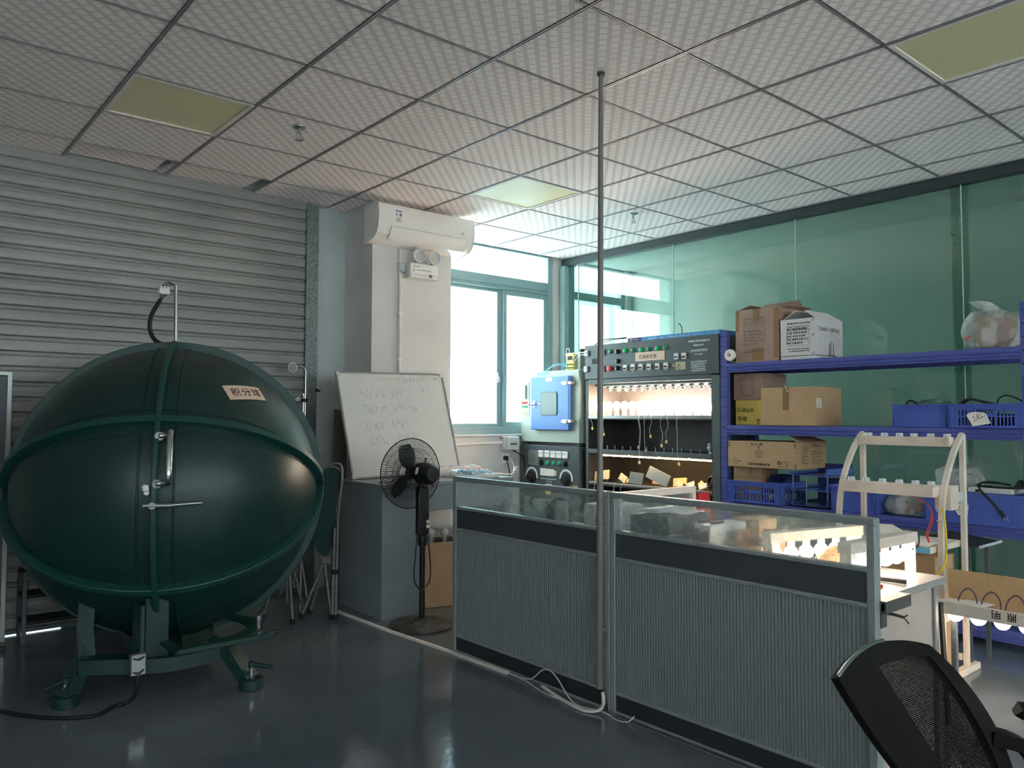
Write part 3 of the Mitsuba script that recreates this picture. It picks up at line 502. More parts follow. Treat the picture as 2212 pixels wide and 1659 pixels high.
obj('hub', cat([lathe([(0, .10), (.22, .10), (.22, .17), (.16, .19), (.16, .23), (0, .23)], 40, frame((SC[0], SC[1], 0), (1, 0, 0), (0, 1, 0))), bar([(.34, -.80, .14), (.22, -1.2, .15)], .12, .06)]), M_GREEND, S, smooth=40)
obj('neck', cat([bx(.10, .21, -1.235, -1.14, .17, .46, .006), bx(.065, .085, -1.30, -1.17, .13, .44, .004)]), M_GREEND, S)
arc = Point(0, 0).buffer(.30, 32).difference(Point(0, 0).buffer(.225, 32)).intersection(Polygon([(-.02, -.32), (.4, -.32), (.4, .4), (-.1, .4), (.05, .15)]))
obj('slotted_arc', cat([prism(arc, .014, frame((.36, -1.17, .245), (1, 0, 0), (0, 1, 0))), bx(.17, .62, -1.478, -1.445, .24, .262, .003), bx(.17, .22, -1.46, -1.2, .235, .25)]), M_GREEND, S, smooth=30)
k = obj('clamp', cat([cyl((.60, -1.33, .22), (0, 0, 1), .011, .09, 14), cyl((.60, -1.33, .30), (0, 0, 1), .017, .02, 14)]), M_STEEL, S, smooth=40)
obj('lever', cat([rod((.60, -1.33, .315), (.645, -1.30, .35), .008, 10), rod((.55, -1.46, .25), (.63, -1.48, .27), .008, 10)]), M_GREEND, k, smooth=40)
k = obj('junction_box', bx(.02, .085, -1.33, -1.295, .14, .235, .004), M_STEEL, S)
obj('wires', cat([tube(spline([(.03, -1.333, .22), (.05, -1.34, .212), (.075, -1.333, .222)], 8), .003, 6), tube(spline([(.03, -1.333, .16), (.05, -1.34, .152), (.075, -1.333, .165)], 8), .003, 6)]), M_BLACK, k)
lab(obj('side_arm', tube(spline([(.95, -.62, 1.155), (1.15, -.45, 1.165), (1.27, -.36, 1.165), (1.335, -.30, 1.14), (1.35, -.285, 1.07), (1.35, -.285, .9), (1.35, -.285, .80)], 40), .034, 16), M_GREEND, S, smooth=True), 'bent green pipe arm on the right side of the sphere')
single('floor_cable', tube(spline([(.06, -1.31, .16), (.05, -1.325, .10), (.03, -1.28, .02), (-.03, -1.27, .008), (-.10, -1.33, .008), (-.21, -1.29, .008), (-.32, -1.18, .008), (-.43, -1.0, .008), (-.6, -.8, .008), (-.9, -.4, .008), (-1.3, .1, .008), (-1.4, .33, .008)], 80), .008, 8), M_RUBBER,
       'thick black cable lying on the floor below the green sphere', 'cable', smooth=True)

# ================================================================= things behind the sphere
def light_tripod(x, y, top, label, deg):
    t = thing('light_tripod', label, 'tripod', None)
    obj('pole', cyl((x, y, .10), (0, 0, 1), .009, top - .10, 12), M_TUBE, t, smooth=40)
    for a in (0, 120, 240):
        c, s = math.cos(math.radians(a + deg)), math.sin(math.radians(a + deg))
        g = obj('leg', rod((x + .015 * c, y + .015 * s, .42), (x + .155 * c, y + .155 * s, .012), .0095, 10), M_TUBE, t, smooth=40)
        obj('rubber_foot', cyl((x + .152 * c, y + .152 * s, 0), (0, 0, 1), .014, .03, 12), M_RUBBER, g, smooth=40)
    obj('collar', cyl((x, y, .40), (0, 0, 1), .018, .05, 14), M_BLACK, t, smooth=40)
    return t
light_tripod(1.215, -.29, .62, 'grey tube tripod beneath the right underside of the green sphere', 20)
t = thing('folding_chair', 'folded dark green cloth chair on steel tube legs, left of the grey cabinet', 'folding chair')
for q, (fx, fy) in enumerate(((1.30, -.33), (1.44, -.47), (1.40, -.25))):
    g = obj('leg', rod((1.415, -.405, .36), (fx, fy, .012), .0105, 10), M_TUBE, t, smooth=40); obj('rubber_foot', cyl((fx, fy, 0), (0, 0, 1), .014, .03, 12), M_RUBBER, g, smooth=40)
u_, w_ = V(.76, -.65, 0), V(0, 0, 1); M = frame((1.42, -.43, 0), u_, w_)
outl = [(-.055, .905), (-.01, .955), (.05, .965), (.082, .945), (.078, .82), (.055, .55), (.035, .45), (.0, .395), (-.03, .40), (-.075, .5), (-.10, .62), (-.085, .80)]
P2 = spline(outl, 80, True)
obj('cloth', prism(Polygon(P2), .012, M), mat('green_cloth', (36, 66, 62), 0.8), t)
M4 = lambda a, b, c=0: (M @ V(a, b, c, 1))[:3]
obj('piping', tube([M4(a, b, .006) for a, b in P2], .006, 8, True), M_STEEL, t, smooth=True)
obj('tube_frame', cat([tube(spline([M4(-.06, .93, .02), M4(-.02, .96, .03), M4(.04, .99, .03), M4(.088, .985, .03), M4(.098, .95, .03), M4(.09, .80, .03), M4(.075, .62, .03)], 30), .009, 10),
                       rod(M4(.075, .63, .03), M4(.07, .012, .03), .011, 10), rod(M4(.055, .58, .03), M4(.048, .012, .03), .011, 10)]), M_TUBE, t, smooth=40)
obj('joint', xf(bx(-.035, .035, .345, .395, -.012, .02, .004), M), M_TUBE, t)
obj('clip', xf(bx(.038, .083, .285, .315, .014, .045, .004), M), M_BLACK, t); each('end_cap', [xf(bx(.036, .058, 0, .03, .016, .044, .004), M), xf(bx(.060, .083, 0, .03, .016, .044, .004), M)], M_RUBBER, t)
t = thing('mirror_stand', 'thin chrome gooseneck stand with a small round mirror before the shutter rail', 'stand')
obj('pole', cat([cyl((1.55, .22, .02), (0, 0, 1), .008, 1.44, 12), cyl((1.565, .22, .9), (0, 0, 1), .006, .60, 12)]), M_CHROME, t, smooth=40)
obj('base', cat([rod((1.55, .22, .30), (1.55 + .16 * math.cos(a), .22 + .11 * math.sin(a), .01), .008, 8) for a in (.5, 2.6, 4.7)]), M_STEEL, t)
obj('gooseneck', tube(spline([(1.565, .22, 1.48), (1.565, .22, 1.60), (1.555, .22, 1.645), (1.525, .22, 1.66), (1.49, .22, 1.655)], 24), .006, 10), M_CHROME, t, smooth=True)
k = obj('mirror', cyl((1.462, .215, 1.648), (.1, -1, .05), .032, .006, 24), M_CHROME, t); obj('rim', tube([(1.462 + .032 * math.cos(a), .213, 1.648 + .032 * math.sin(a)) for a in np.linspace(0, 2 * pi, 29)[:-1]], .004, 8, True), M_WHITE, k, smooth=True)
each('clamp', [bx(1.54, 1.58, .205, .235, 1.40, 1.425, .004), bx(1.54, 1.58, .205, .235, 1.22, 1.24, .004)], M_BLACK, t)
obj('side_lamp', cat([tube(spline([(1.555, .22, 1.42), (1.53, .21, 1.45), (1.50, .205, 1.44)], 12), .005, 8), cyl((1.50, .21, 1.425), (-.3, -1, -.2), .018, .02, 16)]), M_STEEL, t, smooth=40)
t = thing('dark_board', 'dark upright board with pale metal edge at the left edge of the photo', 'board')
obj('panel', bx(-.80, -.285, .12, .15, .03, 1.52, .003), M_DKGREY, t); obj('edge_strip', cat([bx(-.288, -.262, .115, .155, .03, 1.535, .003), bx(-.80, -.262, .115, .155, 1.52, 1.545, .003)]), M_ALU, t)
each('foot', [bx(-.75, -.68, .02, .25, 0, .03, .004), bx(-.34, -.27, .02, .25, 0, .03, .004)], M_BLACK, t)
t = thing('low_shelf_frame', 'dark low shelf frame on the floor left behind the green sphere', 'shelf')
for x in (-.17, .16, .50):
    for y in (.14, .30): obj('post', bx(x - .012, x + .012, y - .012, y + .012, 0, .40, .003), M_DKGREY, t)
for z in (.10, .25, .38): obj('shelf', bx(-.18, .51, .13, .31, z, z + .02, .003), M_BLACKM, t)
single('red_bin', lathe([(0, 0), (.10, 0), (.115, .24), (.12, .25), (.11, .25), (.10, .015), (0, .015)], 32, frame((-.585, -2.52, 0), (1, 0, 0), (0, 1, 0))), M_RED, 'red rounded bin at the bottom left corner of the photo', 'bin', smooth=40)

# ================================================================= cabinet, whiteboard, fan
t = thing('bench_cabinet', 'grey side cabinet with a worktop reaching right, below the whiteboard', 'cabinet')
obj('body', bx(1.655, 1.95, -.72, -.156, .0, .835, .003), M_CABG, t); obj('top', bx(1.650, 2.76, -.725, -.13, .835, .86, .003), M_CABG, t)
obj('apron', bx(1.95, 2.75, -.715, -.69, .665, .835, .002), M_CABG, t)
obj('end_panel', bx(2.70, 2.75, -.69, -.15, .0, .835, .003), M_CABG, t)
t = thing('whiteboard', 'whiteboard with faint handwriting leaning on the pillar above the cabinet', 'whiteboard')
WB = frame((1.69, -.262, .863), (1, .0, .018), (.035, .30, .95))
obj('panel', xf(bx(.008, .917, .008, .782, -.008, 0), WB), M_BOARD, t)
obj('frame', ring_frame((0, 0, .925, .79), .012, .018, WB @ frame((0, 0, -.012), (1, 0, 0), (0, 1, 0))), M_ALU, t)
each('corner', [xf(bx(a, a + .03, b, b + .03, -.013, .0075, .003), WB) for a in (0, .895) for b in (0, .76)], M_GREYPL, t)
r = random.Random(5); ls = []
for (a, b, n) in [(.17, .62, 6), (.43, .62, 3), (.17, .50, 6), (.44, .50, 6), (.17, .375, 5), (.40, .385, 4), (.17, .25, 5), (.43, .28, 5), (.70, .64, 3), (.50, .73, 8), (.72, .73, 5)]:
    for q in range(n):
        x = a + q * .034
        for s in range(r.randint(2, 4)):
            p0 = (x + r.uniform(0, .022), b + r.uniform(-.005, .045)); ls.append([p0, (p0[0] + r.uniform(-.012, .016), p0[1] + r.uniform(-.03, .008)), (p0[0] + r.uniform(-.012, .022), p0[1] + r.uniform(-.03, .012))])
ls.append([(.50 + .19 * math.cos(u), .715 + .03 * math.sin(u)) for u in np.linspace(.3, 2.9, 16)]); ls.append([(.66 + .03 * math.sin(u), .69 + .035 * math.cos(u)) for u in np.linspace(0, 3, 8)])
lab(obj('handwriting', strokes(ls, .0028, WB @ frame((0, 0, .0004), (1, 0, 0), (0, 1, 0)), .0003), M_INKF, t), 'faint grey marker writing')
single('narrow_board', bx(1.79, 1.89, .19, .21, .0, 1.35, .003), mat('brown_grey_board', (104, 104, 96), .6), 'narrow brown-grey board standing behind the cabinet, left of the whiteboard', 'board')
single('rail_hook', cat([cyl((1.712, .343, 1.493), (0, -1, 0), .012, .018, 12), rod((1.712, .33, 1.493), (1.735, .325, 1.485), .006, 8)]), M_BLACK, 'small dark hook on the galvanised shutter rail', 'hook')
t = thing('black_plug', 'small black plug on a short cord lying on the grey cabinet top', 'plug')
obj('body', bx(1.80, 1.845, -.70, -.675, .885, .91, .004), M_BLACK, t); obj('cord', tube(spline([(1.70, -.60, .866), (1.76, -.64, .868), (1.80, -.69, .895)], 14), .004, 6), M_BLACK, t)
single('scrap_paper', bx(1.70, 1.78, -.66, -.58, .8605, .8635), M_KRAFT, 'small tan paper scrap lying on the grey cabinet top, under another scrap', 'paper')
single('scrap_paper', rz(bx(1.74, 1.86, -.70, -.62, .8640, .8665), 12, (1.8, -.66, 0)), M_KRAFT, 'tan paper scrap on the grey cabinet beside the black plug, topmost', 'paper')
t = thing('socket_tray', 'pale pink socket strip with round sockets behind the fan on the worktop', 'power strip')
obj('body', bx(2.24, 2.72, -.385, -.31, .8605, .925, .005), M_PFRAMEW, t)
for k in range(5): obj('socket', lathe([(0, 0), (.026, 0), (.026, .006), (.018, .010), (0, .010)], 20, frame((2.30 + .09 * k, -.347, .925), (1, 0, 0), (0, 1, 0))), M_GREYPL, t, smooth=40)
obj('switch', bx(2.685, 2.697, -.389, -.385, .88, .905), M_INKB, t)
rr = np.random.default_rng(3)
def crumple(w, d, h, x, y, z, seed, n=3):
    m = trimesh.creation.icosphere(n, 1.0); v = m.vertices * V(w / 2, d / 2, h / 2)
    k = 1 + .55 * (meshkit.fbm(m.vertices * 3.1 + seed, 4, seed)[:, None] - .5); m.vertices = v * k; m.vertices[:, 2] -= m.vertices[:, 2].min(); return mv(m, x, y, z)
single('plastic_parts_bag', crumple(.26, .14, .05, 2.40, -.46, .8605, 4), M_CLEARP, 'flat clear plastic bag lying on the worktop behind the fan', 'plastic bag')
t = thing('parts_tray', 'grey tray heaped with small white and blue parts on the worktop end', 'tray')
obj('tray', bx(2.33, 2.64, -.70, -.52, .8605, .885, .004), M_GREYPL, t)
for q in range(3):
    ms = []
    for _ in range(26):
        m = rz(bx(-.014, .014, -.006, .006, -.004, .004), rr.uniform(0, 360)); m = rz(m, rr.uniform(-40, 40), (0, 0, 0), (1, 0, 0)); ms.append(mv(m, rr.uniform(2.35, 2.62), rr.uniform(-.68, -.54), rr.uniform(.89, .915)))
    tag(obj('small_parts', cat(ms), (M_WHITE, M_LTBLUE, M_GREYPL)[q], t), None, None, None, 'stuff')

t = thing('pedestal_fan', 'dark pedestal fan with round wire guard on a flat round base', 'fan')
FX, FY = 1.785, -.988
obj('base', lathe([(0, 0), (.20, 0), (.205, .008), (.20, .016), (.13, .032), (.05, .042), (.045, .05), (0, .05)], 48, frame((FX, FY, 0), (1, 0, 0), (0, 1, 0))), mat('dusty_black', fn=noisy((58, 56, 54), (92, 88, 82), 14), rough=.75), t, smooth=30)
obj('lower_pole', cyl((FX, FY, .045), (0, 0, 1), .017, .52, 20), M_BLACK, t, smooth=40)
obj('collar', lathe([(0, .495), (.026, .495), (.028, .51), (.028, .545), (.022, .56), (0, .56)], 24, frame((FX, FY, 0), (1, 0, 0), (0, 1, 0))), M_BLACK, t, smooth=40)
obj('clamp_knob', cyl((FX, FY - .02, .525), (.3, -1, 0), .012, .03, 14), M_CHROME, t, smooth=40)
k = obj('control_column', cat([bx(FX - .038, FX + .034, FY - .035, FY + .035, .555, .865, .014), cyl((FX, FY, .86), (0, 0, 1), .024, .05, 16)]), M_BLACK, t)
each('sticker', [bx(FX + .005, FX + .030, FY - .0365, FY - .0345, .635, .655), bx(FX + .005, FX + .030, FY - .0365, FY - .0345, .605, .626)], M_PAPER, k)
HC = V(FX, FY + .0, .945); GC = V(1.785, -.85, .935)
obj('motor', lathe([(0, -.115), (.045, -.112), (.062, -.09), (.066, -.05), (.066, .02), (.05, .05), (.03, .075), (0, .08)], 32, axis_frame(HC + V(0, 0, .0), (0, 1, 0))), M_BLACK, t, smooth=40)
obj('tilt_bracket', cat([bx(FX - .022, FX + .022, FY - .03, FY + .03, .875, .92, .006), rod((FX + .03, FY - .03, .90), (FX + .055, FY - .04, .86), .007, 10), cyl((FX, FY - .03, 1.005), (0, 0, 1), .006, .028, 10), cyl((FX, FY - .03, 1.03), (0, 0, 1), .011, .008, 14)]), M_BLACK, t)
obj('motor_label', xf(bx(-.014, .014, -.022, .022, 0, .001), axis_frame(HC + .067 * V(-.75, -.0, .2) / np.linalg.norm(V(-.75, 0, .2)) + V(0, -.03, 0), (-.75, 0, .2))), M_PAPER, t)
def guard(c, s):          # dished wire guard on one side
    ms = [tube([(c[0] + .222 * math.cos(a), c[1], c[2] + .222 * math.sin(a)) for a in np.linspace(0, 2 * pi, 61)[:-1]], .0035, 6, True)]
    for r0, dy in ((.16, .042), (.10, .058), (.06, .062)): ms.append(tube([(c[0] + r0 * math.cos(a), c[1] + s * dy, c[2] + r0 * math.sin(a)) for a in np.linspace(0, 2 * pi, 41)[:-1]], .0016, 4, True))
    for a in np.linspace(0, 2 * pi, 91)[:-1]:
        p = [(c[0] + r0 * math.cos(a + tw), c[1] + s * dy, c[2] + r0 * math.sin(a + tw)) for r0, dy, tw in ((.045, .062, 0), (.10, .058, .04), (.16, .042, .08), (.205, .016, .11), (.222, 0, .12))]
        ms.append(tube(p, .0014, 4))
    return cat(ms)
tag(obj('rear_guard', guard(GC, -1), M_BLACK, t, smooth=60), None, None, None, 'stuff'); tag(obj('front_guard', guard(GC, 1), M_BLACK, t, smooth=60), None, None, None, 'stuff')
for k in range(3):
    a = math.radians(105 + 120 * k); n = 9; g = []
    for i in range(n):
        r0 = .035 + .155 * i / (n - 1); w = .035 + .06 * math.sin(pi * min(1, i / (n - 1) * .85 + .1))
        for s in (-1, 1): b = a + s * w / (r0 + .05) * .8; g.append(GC + V(r0 * math.cos(b), s * .014, r0 * math.sin(b)))
    g = np.array(g); f = []
    for i in range(n - 1): f += [[2 * i, 2 * i + 1, 2 * i + 3], [2 * i, 2 * i + 3, 2 * i + 2]]
    lo = len(g); g2 = np.vstack([g, g + V(0, .003, 0)]); f2 = f + [[x + lo for x in q[::-1]] for q in f]
    e = [2 * i for i in range(n)] + [2 * i + 1 for i in range(n)][::-1]
    for i in range(len(e)): a0, a1 = e[i], e[(i + 1) % len(e)]; f2 += [[a0, a1, a1 + lo], [a0, a1 + lo, a0 + lo]]
    obj('blade', trimesh.Trimesh(g2, np.array(f2), process=False), M_BLACK, t)
obj('blade_hub', lathe([(0, -.03), (.035, -.03), (.038, 0), (.03, .025), (0, .03)], 24, axis_frame(GC, (0, 1, 0))), M_BLACK, t, smooth=40)
obj('cord', tube(spline([(1.755, -1.05, .93), (1.70, -1.08, .84), (1.69, -1.09, .70), (1.67, -1.10, .55), (1.655, -1.10, .40), (1.66, -1.10, .30), (1.70, -1.09, .255), (1.76, -1.05, .245), (1.80, -1.03, .26), (1.825, -1.02, .32), (1.82, -1.02, .42), (1.80, -1.03, .52), (1.79, -1.02, .57)], 80), .004, 7), M_BLACK, t, smooth=True)

# carton with bulbs between fan and partition
t = thing('open_carton', 'open kraft carton holding a clear bulb tray, standing behind the fan base', 'carton')
def opencarton(x0, x1, y0, y1, z0, z1, th=.005): return cat([bx(x0, x1, y0, y0 + th, z0, z1), bx(x0, x1, y1 - th, y1, z0, z1), bx(x0, x0 + th, y0 + th, y1 - th, z0, z1), bx(x1 - th, x1, y0 + th, y1 - th, z0, z1), bx(x0 + th, x1 - th, y0 + th, y1 - th, z0, z0 + th)])
obj('body', rz(opencarton(2.02, 2.32, -.66, -.44, .003, .44), -14, (2.11, -.74, 0)), M_KRAFT, t)
obj('flap', rz(prism([(0, 0), (.0, .17), (-.06, .20), (-.035, 0)], .004, frame((2.02, -.664, .26), (1, 0, 0), (0, 0, 1))), -14, (2.11, -.74, 0)), M_KRAFTD, t)
t2 = thing('bulb_blister_tray', 'clear plastic blister tray standing in the open carton', 'tray')
obj('tray', rz(cat([mv(lathe([(.045, .36), (.05, .50), (.047, .53)], 20), 2.08 + .1 * i, -.60 + .1 * j, 0) for i in range(3) for j in range(2)]), -14, (2.11, -.74, 0)), M_CLEARP, t2, smooth=40)
for i in range(3):
    t3 = thing('loose_bulb', ('round white bulb at the left in the clear blister tray', 'round white bulb in the middle of the clear blister tray', 'round white bulb at the right in the clear blister tray')[i], 'light bulb')
    c = rz(bx(-.001, .001, -.001, .001, -.001, .001), 0); M = trimesh.transformations.rotation_matrix(math.radians(-14), (0, 0, 1), (2.11, -.74, 0)); q = (M @ V(2.08 + .1 * i, -.60, .50, 1))[:3]
    obj('globe', mv(trimesh.creation.icosphere(3, .03), *q), M_WHITE, t3, smooth=True); obj('neck', mv(lathe([(0, -.09), (.013, -.09), (.014, -.05), (.02, -.022), (0, -.02)], 18), *q), M_GREYPL, t3, smooth=40)

# ================================================================= pillar fittings
t = thing('air_conditioner', 'white wall air conditioner under the ceiling on the pillar', 'air conditioner')
prof = [(-.002, 2.582), (.0, 2.86), (.165, 2.862), (.195, 2.845), (.206, 2.80), (.207, 2.74), (.198, 2.68), (.178, 2.632), (.145, 2.605), (.09, 2.590), (.04, 2.582)]
P2 = Polygon([(a, b) for a, b in prof]); ACM = lambda x: frame((x, 0, 0), (0, -1, 0), (0, 0, 1))
obj('body', prism(P2, .845, ACM(2.768)), M_WHITE, t, smooth=28)
for xx in (1.913, 2.770): obj('end_cap', prism(P2.buffer(.004).intersection(sbox(.0, 2, 1, 3)), .012, ACM(xx + .008)), M_WHITE, t, smooth=28)
fl = Polygon([(.207, 2.684), (.200, 2.672), (.183, 2.634), (.150, 2.606), (.147, 2.604), (.150, 2.600), (.187, 2.630), (.204, 2.670), (.211, 2.684)])
obj('louver_seam', cat([tube([(x, -a - .003, b) for a, b in [(.207, 2.686), (.199, 2.665), (.180, 2.628), (.150, 2.602)]], .0016, 5) for x in (2.018, 2.702)] + [rod((2.018, -.2095, 2.687), (2.702, -.2095, 2.687), .0016, 5)]), M_GREYPL, t)
obj('louver', prism(fl, .68, ACM(2.70)), M_WHITE, t, smooth=28)
k = obj('energy_label', bx(2.05, 2.105, -.2095, -.2075, 2.72, 2.81), M_PAPER, t); lab(k, 'small energy label with a blue heading')
obj('heading', bx(2.05, 2.105, -.2102, -.2094, 2.80, 2.81), M_LABELBLUE, k)
obj('print', cat([bx(2.056, 2.063, -.2102, -.2094, 2.765, 2.79), bx(2.083, 2.10, -.2102, -.2094, 2.768, 2.79), dashes(.045, .03, 4, 3, frame((2.055, -.2094, 2.728), (1, 0, 0), (0, 0, 1)))]), M_INKG, k)
obj('logo', strokes([[(0, .01), (.012, .01)], [(.02, 0), (.035, .02), (.045, 0)], [(.026, .014), (.046, .022)]], .003, frame((2.63, -.2075, 2.715), (1, 0, 0), (0, 0, 1))), M_INKG, t)
t = thing('emergency_light', 'white twin-head emergency light box on the pillar below the air conditioner', 'emergency light')
obj('box', bx(2.25, 2.525, -.085, -.001, 2.355, 2.475, .006), M_GREYPL, t)
k = obj('face', bx(2.262, 2.513, -.0875, -.0845, 2.362, 2.468, .002), M_WHITE, t)
E0 = frame((2.262, -.0876, 2.362), (1, 0, 0), (0, 0, 1))
obj('print', cat([dashes(.07, .012, 1, 4, E0 @ frame((.02, .078, 0), (1, 0, 0), (0, 1, 0)), .95), dashes(.15, .012, 1, 5, E0 @ frame((.045, .052, 0), (1, 0, 0), (0, 1, 0)), .95),
                  strokes([[(.024, .062), (.028, .068)], [(.022, .052), (.03, .058), (.036, .054)], [(.027, .058), (.024, .05), (.018, .046)], [(.024, .05), (.034, .045)]], .003, E0),
                  strokes([[(.008, .025), (.13, .018), (.155, .030), (.24, .027)]], .002, E0)]), M_INKG, k)
obj('badge', xf(bx(.165, .198, .01, .03, 0, .0006), E0), M_INKG, k)
for x, z in ((2.335, 2.535), (2.478, 2.530)):
    k = obj('lamp_head', lathe([(0, 0), (.03, 0), (.045, .03), (.052, .05), (.052, .056), (.045, .056), (.043, .05), (0, .03)], 36, axis_frame((x, -.05, z), (-.12, -1, -.12))), M_GREYPL, t, smooth=35)
    obj('reflector', lathe([(.044, .052), (.038, .044), (.012, .030), (0, .030)], 32, axis_frame((x, -.05, z), (-.12, -1, -.12))), M_CHROME, k, smooth=True)
    obj('bulb', cat([lathe([(0, .030), (.010, .032), (.011, .044), (0, .048)], 16, axis_frame((x, -.05, z), (-.12, -1, -.12)))] + [lathe([(0, .030), (.004, .031), (.004, .038), (0, .040)], 8, axis_frame(V(x, -.05, z) + .02 * V(math.cos(a), 0, math.sin(a)), (-.12, -1, -.12))) for a in np.linspace(0, 2 * pi, 9)[:-1]]), M_CARDC, k, smooth=40)
    obj('neck', cyl((x, -.05, z - .062), (0, 0, 1), .012, .03, 12), M_GREYPL, k)
t = thing('wall_conduit', 'thin white conduit running down the pillar from the air conditioner to the whiteboard', 'conduit')
obj('pipe', cat([cyl((2.214, -.014, 1.55), (0, 0, 1), .012, 1.02, 16), tube(spline([(2.214, -.014, 2.40), (2.217, -.016, 2.388), (2.228, -.016, 2.384), (2.255, -.016, 2.384)], 10), .006, 8)]), M_WHITEM, t, smooth=40)
for z in (2.42, 2.08, 1.72): obj('clip', bx(2.197, 2.231, -.029, -.001, z, z + .014, .003), M_WHITE, t)
obj('junction_box', bx(2.195, 2.25, -.035, -.001, 2.40, 2.47, .005) , M_GREYPL, t)
t = thing('breaker_box', 'grey breaker box on the wall under the window, left of the oven cabinet', 'electrical box')
obj('box', bx(3.73, 3.90, YW - .075, YW - .002, .985, 1.115, .006), M_GREYPL, t); k = obj('door', bx(3.755, 3.895, YW - .083, YW - .075, .99, 1.108, .004), M_WHITEM, t)
obj('window', bx(3.78, 3.87, YW - .086, YW - .083, 1.03, 1.07), M_GREYPL, k)
for q in range(4): obj('switch', bx(3.788 + .02 * q, 3.80 + .02 * q, YW - .09, YW - .086, 1.035, 1.052, .001), M_INKB, k)
single('sill_conduit', cat([rod((2.72, YW - .015, 1.04), (3.50, YW - .015, 1.052), .012, 12), rod((3.48, YW - .015, 1.052), (3.735, YW - .015, 1.056), .015, 12)]), M_WHITEM, 'horizontal white conduit on the wall below the window', 'conduit', smooth=40)
t = thing('wall_socket', 'white wall socket with a black plug under the breaker box', 'socket')
obj('plate', bx(3.745, 3.83, YW - .012, YW - .001, .86, .95, .004), M_WHITE, t)
t = thing('plugged_cords', 'black plug with a black and a white cord hanging from the wall socket', 'cord')
obj('plug', cyl((3.775, YW - .012, .91), (0, -1, 0), .022, .035, 16), M_BLACK, t, smooth=40)
obj('black_cord', tube(spline([(3.775, YW - .04, .90), (3.785, YW - .045, .85), (3.80, YW - .05, .78), (3.81, YW - .05, .70), (3.80, YW - .05, .5), (3.81, YW - .05, .2), (3.78, YW - .06, .01)], 40), .005, 7), M_RUBBER, t, smooth=True)
lab(obj('white_cord', tube(spline([(3.785, YW - .04, .92), (3.81, YW - .06, .90), (3.79, YW - .12, .85), (3.60, YW - .4, .84), (3.2, -.2, .87), (2.9, -.5, .86), (2.64, -.60, .89)], 40), .004, 7), M_WHITE, t, smooth=True), 'white cord sagging to the worktop')
obj('box_wires', cat([tube(spline([(3.83 + .01 * q, YW - .05, .985), (3.86 + .012 * q, YW - .10, .96 - .01 * q), (3.92, YW - .12, .93 - .03 * q), (3.955, YW - .08, .90 - .06 * q)], 16), .004, 6) for q in range(3)]), M_RUBBER, t, smooth=True)

# ================================================================= partition screens with glass tops
PX = 1.65
def screen(label, o, x, w, white=False, parts_glass_low=.80):
    """A partition from floor point o along x, w wide: frame, glass strip, dark band, ribbed panel, kick plate."""
    t = thing('partition_screen', label, 'office partition'); fm = M_PFRAMEW if white else M_PFRAME
    M = frame(o, x, (0, 0, 1)); X = lambda m: xf(m, M); d = .02
    obj('top_rail', X(bx(0, w, .938, .963, -d, d, .003)), fm, t)
    for a in (0, w - .03): obj('stile', X(bx(a, a + .03, 0, .938, -d, d, .003)), fm, t)
    obj('mid_rail', X(bx(.03, w - .03, .782, .797, -d, d, .003)), fm, t); obj('mid_rail', X(bx(.03, w - .03, .665, .68, -d, d, .003)), fm, t)
    obj('bottom_rail', X(bx(.03, w - .03, .082, .095, -d, d, .003)), fm, t); obj('bottom_rail', X(bx(.03, w - .03, 0, .012, -d, d, .003)), fm, t)
    g = np.array([[.03, .797, 0], [w - .03, .797, 0], [w - .03, .938, 0], [.03, .938, 0]])
    obj('glass', xf(trimesh.Trimesh(g, [[0, 1, 2], [0, 2, 3]], process=False), M), M_PGLASS, t)
    obj('dark_band', X(bx(.03, w - .03, .68, .782, -.012, .012)), M_PART, t); obj('kick_plate', X(bx(.03, w - .03, .012, .082, -.012, .012)), M_KICK, t)
    n = int((w - .06) / .0145); pts = []
    for i in range(n):
        a = .03 + (w - .06) * i / n; b = (w - .06) / n; pts += [(a, .008), (a + .25 * b, .0125), (a + .65 * b, .0125), (a + .9 * b, .008)]
    pts += [(w - .03, .008), (w - .03, -.01), (.03, -.01)]
    obj('ribbed_panel', xf(prism(Polygon(pts), .57, np.array([[1, 0, 0, 0], [0, 0, 1, .095], [0, 1, 0, 0], [0, 0, 0, 1.]])), M), M_RIB, t)
    return t
a = screen('grey ribbed partition screen with glass strip, left of the upright pole', (PX, -1.52, 0), (0, -1, 0), 1.17)
b = screen('grey ribbed partition screen with glass strip, right of the pole behind the office chair', (PX, -2.705, 0), (0, -1, 0), 1.18)
obj('link_post', bx(PX - .022, PX + .022, -2.704, -2.691, 0, .966, .003), M_PFRAME, b)
c = thing('partition_screen', 'short cream-framed glass screen across the desk, meeting the pole', 'office partition')
CM = frame((1.675, -2.70, 0), (1, 0, 0), (0, 0, 1))
obj('frame', cat([xf(bx(0, .57, .925, .957, -.018, .018, .003), CM), xf(bx(.54, .57, .03, .925, -.018, .018, .003), CM), xf(bx(0, .03, .03, .925, -.018, .018, .003), CM), xf(bx(.03, .54, .735, .755, -.018, .018, .003), CM)]), M_PFRAMEW, c)
g = np.array([[.03, .755, 0], [.54, .755, 0], [.54, .925, 0], [.03, .925, 0]])
obj('glass', xf(trimesh.Trimesh(g, [[0, 1, 2], [0, 2, 3]], process=False), CM), M_PGLASS, c); obj('panel', xf(bx(.03, .54, .0, .735, -.01, .01), CM), M_PFRAMEW, c)

